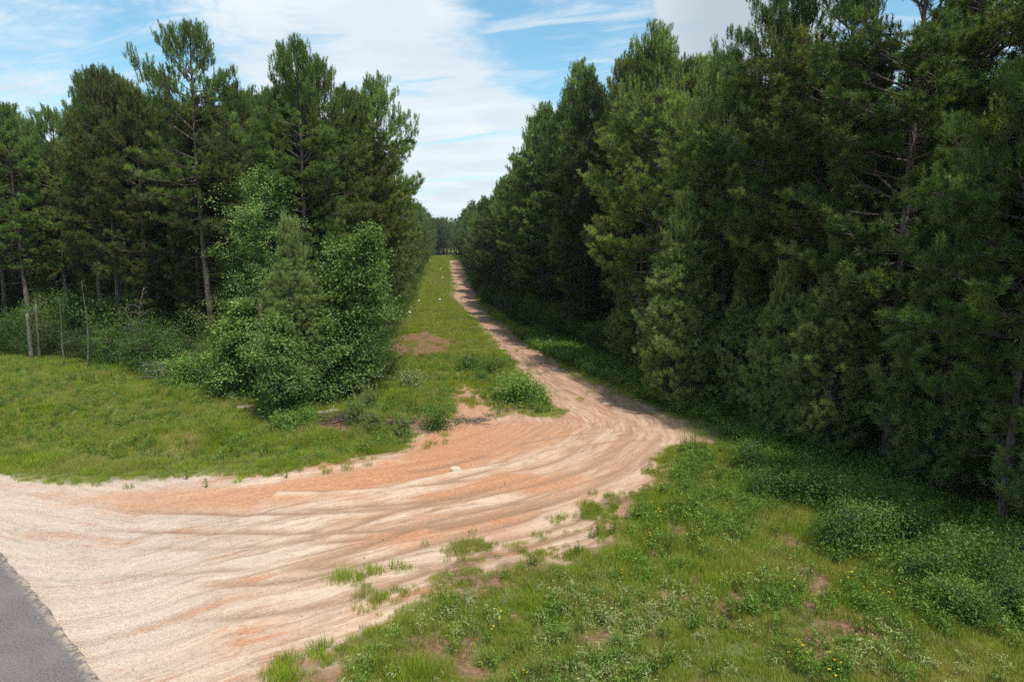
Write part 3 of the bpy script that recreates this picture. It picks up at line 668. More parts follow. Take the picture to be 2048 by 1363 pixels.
print('pines', [len(p[1].polygons) for p in edge_pines + wood_pines + young_pines], [len(p.polygons) for p in far_pines])

def zat(x, y): return float(hz(x, y))
def place(name, pair, x, y, scale, rz, label, cat, group=None, sz=1.0, names=('trunk', 'crown'), sink=0.05):
    e = empty(name, (x, y, zat(x, y) - sink), rz); e.scale = (scale, scale, scale * sz)
    put(names[0], pair[0], e); put(names[1], pair[1], e)
    return tag(e, label, cat, group)

# edges of the two woods, as lines of trunks
def Lpt(px, py): return G(px, py)
LEFT = [(-62, 52)] + [G(*p) for p in ((-250, 690), (0, 690), (120, 705), (245, 716), (350, 735), (432, 745), (520, 760), (620, 775), (680, 765), (735, 745))]
x0, y0 = LEFT[-1]
LSTRIP = [G(740, 730), G(778, 678), G(792, 640), G(815, 600), G(836, 560), G(845, 535), G(853, 521)]
RSTRIP = [G(2210, 1190), G(2010, 1075), G(1880, 985), G(1770, 925), (G(1620, 855)), G(1440, 795), G(1280, 735), G(1160, 695), G(1060, 648), G(985, 603), G(955, 568), G(940, 540), G(932, 522)]
# where the strip goes on past the rise
dirv = np.array(LSTRIP[-1]) - np.array(LSTRIP[-3]); dirv /= np.linalg.norm(dirv)
LSTRIP += [tuple(np.array(LSTRIP[-1]) + dirv * k) for k in (60, 150)]; RSTRIP += [tuple(np.array(RSTRIP[-1]) + dirv * k) for k in (60, 150)]
def march(pts, step):
    P = np.array(pts, float); seg = np.hypot(*np.diff(P, axis=0).T); cum = np.r_[0, np.cumsum(seg)]; out = []
    s = 0
    while s < cum[-1]:
        x = np.interp(s, cum, P[:, 0]); y = np.interp(s, cum, P[:, 1]); k = min(len(seg) - 1, np.searchsorted(cum, s, side='right') - 1)
        d = (P[k + 1] - P[k]) / max(seg[k], 1e-6); out.append((x, y, d[0], d[1])); s += step * (1 + 0.0035 * y)
    return out
taken = []
def free(x, y, r):
    return all((x - a) ** 2 + (y - b) ** 2 > r * r for a, b in taken)
left_poly = [(-140, 75)] + LEFT + LSTRIP + [(LSTRIP[-1][0] - 140, LSTRIP[-1][1])]
right_poly = RSTRIP + [(RSTRIP[-1][0] + 140, RSTRIP[-1][1]), (140, 100), (60, -5)]
rp = random.Random(5)

# pines one can pick out by themselves
HERO = [  # pixel base, height, kind, label
    ((433, 742), 20.2, bigpine, 'tallest pine of the left wood, broad open crown above a thick bare trunk'),
    ((245, 716), 18.8, wood_pines[0], 'pine with reddish trunk behind the tangled dead branches, left wood'),
    ((275, 706), 18.6, wood_pines[1], 'pine trunk just left of the pair of close trunks in the left wood'),
    ((303, 702), 18.9, wood_pines[2], 'left one of a pair of close pine trunks in the left wood'),
    ((318, 706), 17.8, wood_pines[0], 'thin right one of a pair of close pine trunks in the left wood'),
    ((18, 690), 18.6, wood_pines[1], 'leftmost pine with a dark bare trunk at the photo edge'),
    ((66, 694), 18.2, wood_pines[2], 'second pine from the left photo edge, in the left wood'),
    ((345, 700), 17.8, wood_pines[0], 'pine crowding the left side of the tallest pine of the left wood'),
    ((505, 742), 16.4, wood_pines[1], 'lower pine between the tallest pine and the light green sweetgum'),
    ((612, 742), 17.2, edge_pines[0], 'pine with a twin-pointed top behind the leafy sweetgums, left wood'),
    ((700, 722), 17.4, edge_pines[1], 'pine rising behind the largest sweetgum, left wood'),
    ((748, 712), 18.7, edge_pines[2], 'pointed pine at the corner of the left wood and the grassy strip'),
    ((2000, 1062), 11.8, nearpine, 'near pine with scaly grey trunk at the right photo edge'),
    ((1772, 932), 19.0, edge_pines[1], 'near pine with dark trunk above the weeds, left of the scaly grey trunk'),
    ((1860, 905), 21.0, edge_pines[0], 'tall dense pine behind the two near trunks on the right'),
    ((1560, 842), 18.8, edge_pines[2], 'tall pine behind the leafy undergrowth right of the young conical pine'),
    ((1442, 800), 16.6, wood_pines[2], 'pine with a straight bare trunk beside the young conical pine'),
    ((1310, 752), 19.4, edge_pines[0], 'tall pointed pine left of the grey cloud, right wood'),
    ((1650, 868), 19.6, edge_pines[1], 'broad pine of the right wood reaching the top of the photo')]
for (p, H, kind, lab) in HERO:
    x, y = G(*p); taken.append((x, y)); base = 21.0 if kind is bigpine else (11.8 if kind is nearpine else 19.5)
    place('pine_tree', kind, x, y, H / base, rp.uniform(0, 6.28), lab, 'pine tree', 'pines of the left wood' if p[0] < 900 else 'pines of the right wood')
YOUNG = [((1352, 818), 9.8, 'light green conical young pine standing out from the dark right wood'), ((2115, 1075), 9.0, 'dark young pine with a pointed top near the right photo edge'),
         ((1880, 985), 9.6, 'young pine beside the scaly grey trunk, right wood'), ((592, 812), 8.8, 'small pine between the sweetgums at the corner of the left wood'),
         ((1560, 880), 7.0, 'young pine in front of the dark undergrowth, right wood'), ((1650, 915), 8.5, 'young pine close behind the near dark trunk, right wood'),
          ((1260, 748), 6.5, 'small young pine at the track edge left of the conical pine'),
         ((1480, 830), 7.0, 'small young pine right of the light green conical pine')]
for i, (p, H, lab) in enumerate(YOUNG):
    x, y = G(*p); taken.append((x, y)); place('young_pine', young_pines[i % 2], x, y, H / 9.5, rp.uniform(0, 6.28), lab, 'young pine', 'young pines at the wood edges')

KEEP = [G(1352, 818), G(2000, 1062), G(1862, 985), G(1650, 915), G(592, 812)]
cands = []
for side, line, rows in (('L', LEFT, 5), ('LS', LSTRIP, 3), ('R', RSTRIP, 4)):
    for r in range(rows):
        for (x, y, dx, dy) in march(line, 3.1 if side != 'L' else 2.6):
            nx_, ny_ = (-dy, dx) if side != 'R' else (dy, -dx)     # normal pointing into the wood
            set_ = 2.3 if side == 'LS' else ((0.7 if y > 34 else 1.9) if side == 'R' else 0.8)
            q = (x + nx_ * (set_ + r * 3.0) + rp.uniform(-1.1, 1.1), y + ny_ * (set_ + r * 3.0) + rp.uniform(-1.1, 1.1))
            cands.append((math.hypot(*q) + r * 14, side, r, q))
cands.sort()
more = []; count = 0
for (k, side, r, (x, y)) in cands:
    if not free(x, y, 2.2 if y < 80 else 1.6): continue
    if any((x - a) ** 2 + (y - b_) ** 2 < 3.6 ** 2 for a, b_ in KEEP): continue
    if y < 9: more.append((x, y)); taken.append((x, y)); continue
    inpoly = bool(inside(np.array([x]), np.array([y]), left_poly if side[0] == 'L' else right_poly)[0])
    if not inpoly: continue
    taken.append((x, y))
    d = math.hypot(x, y)
    if count < 225 and d < 235:
        kind = (edge_pines if (side in ('LS', 'R') and r < 2) or rp.random() < 0.4 else wood_pines)[rp.randrange(3)]
        H = (rp.uniform(17.6, 19.8) if x < -26 else rp.uniform(15.6, 18.0)) if side == 'L' else ((rp.uniform(16.0, 18.4) if y < 75 else rp.uniform(16.5, 19.5)) if side != 'R' else (rp.uniform(18.6, 22.0) if 46 < y < 80 else (rp.uniform(16.2, 18.8) if 28 < y else rp.uniform(17.0, 20.5))))
        if d < 24: H = rp.uniform(15, 18)
        zone = 'near' if d < 60 else ('midway' if d < 120 else 'far')
        if side == 'R':
            lab = {'near': 'dark green pine packed in the near part of the right wood', 'midway': 'pine lining the right side of the sandy track', 'far': 'far pine at the distant end of the track, right side'}[zone]
        elif side == 'L': lab = 'slender pine among the trunks of the left wood' if r else 'pine at the front edge of the left wood'
        else: lab = {'near': 'pine beside the near end of the grassy strip, left side', 'midway': 'pine lining the left side of the grassy strip', 'far': 'far pine at the distant end of the grassy strip, left side'}[zone]
        place('pine_tree', kind, x, y, H / 19.5, rp.uniform(0, 6.28), lab, 'pine tree', lab + 's' if False else {'R': 'pines of the right wood', 'L': 'pines of the left wood', 'LS': 'pines along the grassy strip'}[side])
        count += 1
    else: more.append((x, y))
print('individual pines', count + len(HERO), 'more', len(more))
# the depth of the wood: one mass
def fill(poly, xr, yr, n, r, out, seed):
    q = random.Random(seed); cell = {}
    for a, b in taken + out: cell.setdefault((int(a // r), int(b // r)), []).append((a, b))
    P = np.array([(q.uniform(*xr), q.uniform(*yr)) for _ in range(n)]); ok = inside(P[:, 0], P[:, 1], poly)
    for (a, b) in P[ok]:
        i, j = int(a // r), int(b // r)
        if any((a - c) ** 2 + (b - d) ** 2 < r * r for u in (-1, 0, 1) for v in (-1, 0, 1) for c, d in cell.get((i + u, j + v), ())): continue
        cell.setdefault((i, j), []).append((a, b)); out.append((a, b))
fill(left_poly, (-120, 0), (40, 420), 9000, 3.3, more, 1); fill(right_poly, (-20, 110), (-5, 420), 9000, 3.3, more, 2)
def near_edge(pts, dmax):
    P = np.array(pts); d1, _, _ = seg_dist(P[:, 0], P[:, 1], LEFT + LSTRIP); d2, _, _ = seg_dist(P[:, 0], P[:, 1], RSTRIP)
    return P[(np.minimum(d1, d2) < dmax)]
mp_ = near_edge(more, 34)
cross = []
for i in range(900):     # the wood that closes the view beyond the rise
    cross.append((rp.uniform(-150, 70), rp.uniform(335, 395)))
mp_ = np.vstack([mp_, cross]); n = len(mp_)
scatter('pine_wood', np.column_stack([mp_, hz(mp_[:, 0], mp_[:, 1])]), np.column_stack([np.zeros(n), np.zeros(n), rng.random(n) * 6.28]), 0.86 + 0.2 * rng.random(n), rng.integers(0, 3, n), far_pines,
        'mass of pines filling the depth of the woods and closing the view')
print('wood mass', n)

# ------------------------------------------------------------------ broadleaf trees at the corner
gumA = two('sweetgum', broadleaf(8.6, 2.9, 0.04, 680, 40, 0.115, 5, 'cone', lobes=True, stems=2), M_hbark, M_gum)
gumB = two('sweetgum', broadleaf(4.8, 2.1, 0.02, 380, 44, 0.105, 9, 'cone', lobes=True, stems=2), M_hbark, M_gum)
gumC = two('sweetgum', broadleaf(14.5, 3.5, 0.18, 760, 36, 0.13, 13, 'round', open_=0.9, spread=0.4), M_hbark, M_gum)
wil = two('fine_leaved', broadleaf(10.5, 2.4, 0.1, 600, 46, 0.075, 19, 'round', stems=2, spread=0.4), M_hbark, M_grey)
for (p, kind, s, lab, nm, cat) in (
        ((690, 800), gumA, 1.0, 'largest light green sweetgum at the corner of the left wood', 'sweetgum_tree', 'tree'),
        ((575, 836), gumB, 1.0, 'bushy sweetgum standing farthest forward on the grass', 'sweetgum_tree', 'tree'),
        ((470, 795), gumB, 1.06, 'sweetgum sapling left of the broken snag', 'sweetgum_tree', 'tree'),
        ((640, 806), gumB, 0.9, 'low sweetgum tucked between the forward one and the largest one', 'sweetgum_tree', 'tree'),
        ((548, 782), gumC, 0.80, 'tall light green sweetgum among the pines right of the tallest pine', 'sweetgum_tree', 'tree'),
        ((640, 752), wil, 1.0, 'grey-green fine-leaved tree behind the largest sweetgum', 'fine_leaved_tree', 'tree'),
        ((722, 752), gumA, 0.8, 'sweetgum sapling on the strip side of the largest sweetgum', 'sweetgum_tree', 'tree'),
        ((500, 742), gumC, 0.62, 'half-grown sweetgum in front of the thick bare pine trunk', 'sweetgum_tree', 'tree')):
    x, y = G(*p); taken.append((x, y)); place(nm, kind, x, y, s, rp.uniform(0, 6.28), lab, cat, 'broadleaf trees at the corner of the left wood')

# understory shrubs along both woods
bushes = [two('bush', broadleaf(2.6, 1.5, 0.0, 170, 30, 0.095, s, 'round', stems=4, spread=0.34), M_hbark, M_bush) for s in (101, 102, 103)]
tallb = [two('tall_bush', broadleaf(6.0, 1.9, 0.05, 300, 32, 0.11, s, 'column', stems=2, spread=0.36), M_hbark, M_bush) for s in (111, 112)]
CLEAR = KEEP + [G(1772, 932), G(1985, 1120), G(1765, 975)]
def bush(p, kind, s, lab, grp, nm='shrub', cat='shrub', mats=None):
    x, y = p; return place(nm, kind, x, y, s, rp.uniform(0, 6.28), lab, cat, grp, names=('stems', 'foliage'))
nb = 0
for line, sgn, lab, grp, lim in ((LEFT, 1, 'dark leafy shrub at the foot of the left wood', 'shrubs at the foot of the left wood', 90), (LSTRIP, 1, 'dark shrub along the left side of the grassy strip', 'shrubs beside the grassy strip', 45),
                                 (RSTRIP, -1, 'dark shrub at the foot of the right wood', 'shrubs at the foot of the right wood', 75)):
    c_ = 0
    for r in range(3):
        for (x, y, dx, dy) in march(line, 2.0 if r == 0 else 2.6):
            if y < 13 or y > 230 or c_ >= lim: continue
            if line is LEFT and x < -52: continue
            off = (-1.9 if line is LEFT else -0.5) + r * 2.3 + rp.uniform(-0.5, 0.5)
            if line is RSTRIP and y < 27: off += 1.4
            off += 0.9 if line is LSTRIP else 0
            nx_, ny_ = ((-dy, dx) if sgn > 0 else (dy, -dx)); q = (x + nx_ * off, y + ny_ * off)
            if any(math.hypot(q[0] - a, q[1] - b_) < 2.3 for a, b_ in CLEAR): continue
            if r == 0: kind = bushes[rp.randrange(3)]; s = rp.uniform(0.75, 1.25)
            else: kind = tallb[rp.randrange(2)]; s = rp.uniform(0.55, 1.0)
            if line is LEFT and r == 1: kind = bushes[rp.randrange(3)]; s = rp.uniform(1.2, 1.8)
            bush(q, kind, s, lab, grp); c_ += 1
    nb += c_
print('shrubs', nb)
# undergrowth in the depth of the woods
ug = []
fill(left_poly, (-105, 0), (40, 300), 5200, 1.9, ug, 7); fill(right_poly, (-15, 75), (0, 300), 2600, 2.0, ug, 8)
ug = near_edge(ug, 22); n = len(ug)
ugk = [merged('undergrowth_bush', broadleaf(2.8, 1.5, 0.0, 90, 16, 0.17, s, 'round', stems=3, spread=0.4), [M_hbark, M_bush]) for s in (121, 122)] + [merged('undergrowth_sapling', broadleaf(6.5, 2.0, 0.05, 150, 18, 0.19, s, 'column', stems=2, spread=0.4), [M_hbark, M_bush]) for s in (123, 124)]
scatter('undergrowth', np.column_stack([ug, hz(ug[:, 0], ug[:, 1])]), np.column_stack([np.zeros(n), np.zeros(n), rng.random(n) * 6.28]), 0.8 + 0.7 * rng.random(n), rng.integers(0, 4, n), ugk, 'shady undergrowth between the trunks of both woods')

# ------------------------------------------------------------------ dead wood
def bare_tree(H, seed, n=22, lean=0.0, spread=0.5, r=0.05):
    rd = random.Random(seed); g = Geo(); m = 9; ss = np.linspace(0, 1, m); a = rd.uniform(0, 6.28)
    P = np.stack([math.cos(a) * lean * H * ss + 0.12 * np.sin(ss * 5), math.sin(a) * lean * H * ss + 0.1 * np.cos(ss * 4) - 0.1, ss * H], 1); P[0, 2] = -0.15
    b = Geo(); g.tube(P, r * (1 - ss * 0.85) + 0.006, 6, rough=0.15)
    for k in range(n):
        f = rd.uniform(0.3, 1); q = np.array([np.interp(f, ss, P[:, i]) for i in range(3)]); a = rd.uniform(0, 6.28); l = spread * H * (1.15 - f) * rd.uniform(0.4, 1); el = rd.uniform(0, 0.9)
        d = np.array([math.cos(a) * math.cos(el), math.sin(a) * math.cos(el), math.sin(el)]); s5 = np.linspace(0, 1, 5)
        BP = q + d * l * s5[:, None] + np.array([rd.gauss(0, .1), rd.gauss(0, .1), rd.gauss(0, .1)]) * l * np.sin(s5 * 3)[:, None]
        b.tube(BP, np.linspace(r * 0.4, 0.005, 5), 4, cap=False)
        for j in range(3):
            u = rd.uniform(0.4, 1); q2 = np.array([np.interp(u, s5, BP[:, i]) for i in range(3)]); d2 = unit(d + rng.normal(size=3) * 0.6)
            b.tube(np.stack([q2, q2 + d2 * l * 0.22, q2 + d2 * l * 0.4 + [0, 0, -0.03]]), [0.008, 0.006, 0.003], 3, cap=False)
    return g.mesh('dead_trunk', [M_dead], True), b.mesh('dead_branches', [M_dead], True)
dt = [bare_tree(6.0, 200, 22, 0.05, 0.30, 0.05), bare_tree(4.5, 201, 20, 0.3, 0.5, 0.05), bare_tree(5.0, 203, 14, 0.05, 0.16, 0.045)]
for (p, k, s, lab) in (((268, 742), 1, 1.15, 'pale dead sapling with tangled bare branches in front of the left wood'), ((176, 738), 2, 1.1, 'thin bare dead stem left of the tangled dead sapling'),
                       ((1284, 762), 0, 1.35, 'bare dead tree beside the light green conical young pine'), ((300, 752), 1, 0.9, 'leaning dead sapling right of the tangled one, left wood'),
                       ((132, 735), 2, 0.9, 'short bare dead stem between thicker trunks, left wood'), ((1612, 870), 0, 0.9, 'thin dead tree inside the shady right wood'), ((395, 780), 1, 0.55, 'low dead brush at the foot of the left wood')):
    x, y = G(*p); place('dead_tree', dt[k], x, y, s, rp.uniform(0, 6.28), lab, 'dead tree', names=('trunk', 'branches'))
def snag(p, H, r, lab, lean=0.03):
    g = Geo(); m = 8; ss = np.linspace(0, 1, m); P = np.stack([lean * H * ss, 0 * ss, ss * H], 1); P[0, 2] = -0.2
    g.tube(P, r * (1.15 - 0.35 * ss), 8, rough=0.22)
    for k in range(6):
        a = k * 1.05; q = P[-1] + np.array([math.cos(a) * r * .6, math.sin(a) * r * .6, -0.05]); g.tube(np.stack([q, q + [0, 0, random.uniform(.12, .4)]]), [r * .35, 0.01], 4)
    x, y = G(*p); o = put('broken_snag', g.mesh('broken_snag', [M_dead], True), None, (x, y, zat(x, y))); o.rotation_euler = (0, 0, random.uniform(0, 6)); return tag(o, lab, 'snag')
snag((525, 800), 4.9, 0.10, 'tall broken snag between the forward sweetgum and the sapling'); snag((64, 722), 3.3, 0.13, 'short broken grey stump trunk at the far left', 0.0); snag((80, 722), 3.9, 0.08, 'thin broken snag beside the short grey one', 0.05)
def log(p, L_, r, rz, lab, mat=None, name='log'):
    g = Geo(); m = 8; ss = np.linspace(-.5, .5, m); P = np.stack([ss * L_, 0.04 * np.sin(ss * 5), 0 * ss], 1); g.tube(P, r * (1 + 0.12 * np.sin(ss * 9)), 10, rough=0.12)
    g.tube(np.stack([[L_ * .2, 0, r * .5], [L_ * .26, 0.05, r * 2.2]]), [r * .3, r * .15], 5)
    x, y = G(*p); o = put(name, g.mesh(name, [mat or M_log], True), None, (x, y, zat(x, y) + r * 0.8)); o.rotation_euler = (0, random.uniform(-.05, .05), rz); return tag(o, lab, 'log')
M_log = bark_mat('bleached_log', (0.16, 0.13, 0.11), (0.36, 0.30, 0.26), 2.5)
log((657, 829), 1.0, 0.13, 0.25, 'bleached log resting on the brush at the corner of the left wood'); log((488, 818), 0.6, 0.10, 0.5, 'short pale log on bare soil left of the forward sweetgum')
def brush(p, n, rad, lab, seed, mat=M_dead, up=0.25):
    rd = random.Random(seed); g = Geo()
    for k in range(n):
        a = rd.uniform(0, 6.28); l = rd.uniform(0.35, 1.5) * rad * 0.8; c = np.array([rd.gauss(0, rad * .45), rd.gauss(0, rad * .3), rd.uniform(0.02, up)]); d = np.array([math.cos(a), math.sin(a) * .6, rd.uniform(-.05, .22)])
        w = np.array([rd.gauss(0, .1), rd.gauss(0, .1), rd.gauss(0, .04)]) * l; q = np.stack([c - d * l / 2, c + w, c + d * l / 2]); q[:, 2] = np.maximum(q[:, 2], 0.02)
        g.tube(q, [rd.uniform(.012, .03), .012, .005], 4, cap=False)
    x, y = G(*p); o = put('brush_pile', g.mesh('brush_pile', [mat], True), None, (x, y, zat(x, y))); return tag(o, lab, 'brush pile')
M_dkw = bark_mat('dark_dead_branches', (0.035, 0.028, 0.024), (0.13, 0.105, 0.09), 2.5)
brush((690, 848), 80, 1.2, 'dark tangle of dead branches under the bleached log', 1, M_dkw, 0.5); brush((800, 845), 40, 1.1, 'scattered dead sticks left of the weedy clump at the clay edge', 2, M_dkw, .15)
brush((935, 842), 45, 1.2, 'thin grey twigs lying on the clay right of the weedy clump', 3, M_dead, .12); brush((745, 778), 22, 1.1, 'dark fallen branches at the foot of the largest sweetgum', 4, M_dkw, .35)
brush((340, 765), 70, 1.6, 'pale tangled dead brush along the left wood edge', 5, M_dead, 1.2)

# ------------------------------------------------------------------ rock
def rock(p, s, lab, seed):
    import bmesh
    bm = bmesh.new(); bmesh.ops.create_icosphere(bm, subdivisions=3, radius=1); rd = np.random.default_rng(seed)
    for v in bm.verts:
        c = v.co; v.co = c * (0.8 + 0.45 * float(fbm(np.array([c.x * 1.3 + seed]), np.array([c.y * 1.3 + c.z * 1.7]), seed, 3)[0]))
    me = bpy.data.meshes.new('rock'); bm.to_mesh(me); bm.free(); me.materials.append(M_rock)
    x, y = G(*p); o = put('rock', me, None, (x, y, zat(x, y) + s * 0.25)); o.scale = (s, s * .8, s * .62); o.rotation_euler = (0, 0, seed); return tag(o, lab, 'rock')
M_rock = plain_mat('pale_rock', (0.30, 0.20, 0.13), (0.60, 0.52, 0.44), 9, bump=0.5)
rock((911, 940), 0.17, 'pale fist-shaped rock sitting on the orange clay bend', 3); rock((853, 820), 0.09, 'small pale stone in the thin grass beside the clay', 5)
M_gravel = plain_mat('gravel_stones', (0.32, 0.22, 0.15), (0.66, 0.60, 0.53), 12, rnd=0.7)
M_gravel2 = plain_mat('clay_stones', (0.30, 0.11, 0.045), (0.55, 0.32, 0.18), 12, rnd=0.7)
def peb_mesh(seed, mat):
    g = Geo(); v = np.array([[1, 0, 0], [-1, 0, 0], [0, 1, 0], [0, -1, 0], [0, 0, 1], [0, 0, -1]], float); r_ = np.random.default_rng(seed); v = v * (0.6 + 0.6 * r_.random((6, 3))) * [1, .8, .6]
    f = [[0, 2, 4], [2, 1, 4], [1, 3, 4], [3, 0, 4], [2, 0, 5], [1, 2, 5], [3, 1, 5], [0, 3, 5]]; g.add(v, f); return g.mesh('pebble', [mat])
pebs = [peb_mesh(s, M_gravel) for s in (1, 2)] + [peb_mesh(s, M_gravel2) for s in (3, 4)]
def rand_in(n, xr, yr): return rng.uniform(xr[0], xr[1], n), rng.uniform(yr[0], yr[1], n)
x, y = rand_in(60000, (-24, 9), (10, 38)); b, c, so, s_ = masks(x, y); dA, _, sA = seg_dist(x, y, ASPH)
onroad = np.zeros(len(x), bool)
_E = np.array(ASPH); _poly = [tuple(p) for p in _E] + [(-20, -30), (-80, 20)]
onroad = inside(x, y, _poly)
clump = fbm(x * 0.8, y * 0.8, 4, 3)
keep = (b > 0.6) & (~onroad | (rng.random(len(x)) < 0.5 * np.exp(-dA / 0.22))) & (rng.random(len(x)) < np.clip((clump - 0.32) * 2.2, 0.05, 1) * np.clip(0.35 + 0.6 * c + 0.4 * (x < -3), 0, 1)); x, y, c, onroad = x[keep], y[keep], c[keep], onroad[keep]; n = len(x)
sz = 0.008 + 0.013 * rng.random(n) ** 2 + 0.025 * (rng.random(n) < 0.02)
scatter('gravel', np.column_stack([x, y, hz(x, y) - 0.045 + 0.095 * onroad]), rng.random((n, 3)) * 6, sz, np.where(rng.random(n) < c * 0.8, 2, 0) + rng.integers(0, 2, n), pebs, 'loose pebbles strewn over the sand and clay'); print('gravel', n)

# ------------------------------------------------------------------ grass and weeds
def blades(n, rad, h, wd, seed, mat, lean=0.35, heads=False):
    r_ = np.random.default_rng(seed); a = r_.random(n) * 6.28; q = np.sqrt(r_.random(n)) * rad; b = np.stack([np.cos(a) * q, np.sin(a) * q, np.full(n, -0.03)], 1)
    hh = h * (0.45 + 0.75 * r_.random(n)); a2 = a + r_.normal(size=n) * 0.9; ld = np.stack([np.cos(a2), np.sin(a2), 0 * a2], 1) * (hh * lean * (0.3 + r_.random(n)))[:, None]
    a3 = r_.random(n) * 6.28; w = np.stack([np.cos(a3), np.sin(a3), 0 * a3], 1) * wd; up = np.array([0, 0, 1.0])
    m = b + ld * 0.35 + up * (hh * 0.6)[:, None]; t_ = b + ld + up * (hh * (0.97))[:, None]
    V = np.stack([b - w, b + w, m + w * .7, m - w * .7, t_], 1).reshape(-1, 3); k = np.arange(n)[:, None] * 5
    g = Geo(); g.add(V, np.concatenate([k + [0, 1, 2], k + [0, 2, 3], k + [3, 2, 4]]), np.repeat(r_.random(n), 5)); return g.mesh('grass_tuft', [mat])
def weed(H, nst, nl, leaf, seed, mat, mat2=None, flower=None, nf=0, narrow=0.3, spread=0.18):
    """several leafy stems; flowers on top"""
    global rng
    rd = random.Random(seed); g = Geo(); fl = Geo()
    for s in range(nst):
        a = rd.uniform(0, 6.28); h = H * rd.uniform(0.6, 1.1); o = np.array([rd.gauss(0, spread * .5), rd.gauss(0, spread * .5), -0.03]); d = np.array([math.cos(a) * .25, math.sin(a) * .25, 1])
        P = np.stack([o, o + d * h * .5, o + d * h + [0, 0, -.02]]); g.tube(P, [.007, .005, .003], 3, 0.2, cap=False)
        u = np.array([rd.uniform(.2, 1) for _ in range(nl)]); pts = o + d * (h * u)[:, None] + rng.normal(size=(nl, 3)) * 0.035
        leaves(g, pts, leaf, 0.45, None, 0.25 + 0.6 * u + 0.15 * rng.normal(size=nl), ratio=narrow)
        if flower and rd.random() < nf:
            c = o + d * (h + 0.02); k = 7; an = np.arange(k) / k * 6.283; r_ = 0.028
            V = [c + [0, 0, .006]] + [c + [math.cos(t) * r_, math.sin(t) * r_, .0] for t in an]; fl.add(np.array(V), [[0, 1 + i, 1 + (i + 1) % k] for i in range(k)], rd.random())
    if flower and fl.n:
        na = sum(len(f) for f in g.F); nb_ = sum(len(f) for f in fl.F)
        return tri_mesh('weed', np.vstack(g.V + fl.V), np.vstack([np.vstack(g.F), np.vstack(fl.F) + g.n]), [mat, flower], {'tint': np.concatenate(g.t + fl.t)}, mat_idx=np.r_[np.zeros(na), np.ones(nb_)])
    return g.mesh('weed', [mat])
gk = [blades(70, 0.24, 0.27, 0.006, 1, M_grass), blades(60, 0.28, 0.36, 0.006, 2, M_grass, 0.5), blades(80, 0.22, 0.20, 0.006, 3, M_grass), blades(40, 0.22, 0.34, 0.005, 4, M_dry, 0.5)]
wk = [weed(0.42, 7, 18, 0.065, 1, M_weed), weed(0.5, 7, 22, 0.07, 2, M_weed, narrow=0.35), weed(0.42, 5, 14, 0.085, 3, M_pale, narrow=0.25), weed(0.48, 9, 9, 0.05, 4, M_weed, flower=M_yel, nf=0.3), weed(0.5, 8, 9, 0.05, 5, M_weed, flower=M_ora, nf=0.5), weed(0.30, 8, 14, 0.06, 6, M_pale)]
def gmask(x, y):
    b, c, so, s = masks(x, y); road = inside(x, y, _poly)
    b = np.where((y > 60) & (s > -0.7), 1.0, b)
    inl = inside(x, y, left_poly); inr = inside(x, y, right_poly)
    return np.where(road, 0, np.maximum(1 - b, 0.05 * np.exp(-np.maximum(s, 0) / 0.45)) * (1 - 0.93 * so)), inl | inr, s
GX, GY, GS, GI = [], [], [], []
for (n, xr, yr, sc, pr) in ((52000, (-9, 22), (8, 27), 0.8, 1), (34000, (-34, -1), (20, 37), 0.85, 1), (34000, (-50, 18), (30, 60), 1.0, 1), (16000, (-24, 6), (60, 120), 1.3, 1), (16000, (-40, -4), (120, 270), 1.9, 1)):
    x, y = rand_in(n, xr, yr); vis = np.abs(x / np.maximum(y, 1)) < 0.86; x, y = x[vis], y[vis]
    gm, wood, s = gmask(x, y); k = (rng.random(len(x)) < gm * np.where(wood, 0.15, 1) * (0.55 + 0.9 * (fbm(x * .6, y * .6, 5, 3) > 0.42))); x, y, s = x[k], y[k], s[k]
    v = fbm(x / 2.5, y / 2.5, 7, 3)
    i = np.where(v > 0.56, 1, np.where(v < 0.42, 2, 0)); i = np.where(rng.random(len(x)) < 0.10, 3, i)
    GX.append(x); GY.append(y); GI.append(i); GS.append(sc * (0.6 + 0.6 * rng.random(len(x))) * np.clip(0.55 + np.abs(s) * 0.5, 0.5, 1.0))
x = np.concatenate(GX); y = np.concatenate(GY); n = len(x)
scatter('grass', np.column_stack([x, y, hz(x, y)]), np.column_stack([rng.normal(size=(n, 2)) * .08, rng.random(n) * 6.28]), np.concatenate(GS), np.concatenate(GI), gk, 'green grass tufts on both sides of the dirt track'); print('grass', n)
# weeds
x, y = rand_in(36000, (-6, 22), (8, 34)); gm, wood, s = gmask(x, y); k = (rng.random(len(x)) < gm * np.where(wood, .2, .40) * (0.2 + 0.9 * (fbm(x * .5 + 9, y * .5, 6, 3) > .48))) & (s < -0.35); x, y, s = x[k], y[k], s[k]
v = fbm(x / 2, y / 2, 2, 3); rr = rng.random(len(x))
i = np.where(rr < 0.3, 0, 1)
i = np.where((y < 17) & (v > 0.44) & (rr > 0.35), np.where(rr > 0.7, 5, 2), i)
i = np.where((v < 0.40) & (rr > 0.86), 3, i)
i = np.where((x > 8) & (v > 0.58) & (rr > 0.93), 4, i)
sc = 0.55 + 0.5 * rng.random(len(x)); dR, _, _ = seg_dist(x, y, RSTRIP); sc = sc * np.where(dR < 4.5, 1.35, 1.0)
WX, WY, WI, WS = [x], [y], [i], [sc]
x, y = rand_in(9000, (-34, 2), (24, 46)); gm, wood, s = gmask(x, y); k = (rng.random(len(x)) < gm * np.where(wood, .1, .4)) & (s < -0.3); x, y = x[k], y[k]; rr = rng.random(len(x))
WX.append(x); WY.append(y); WI.append(np.where(rr < .5, 0, np.where(rr < .62, 5, np.where(rr < .66, 3, 1)))); WS.append(0.5 + 0.5 * rng.random(len(x)))
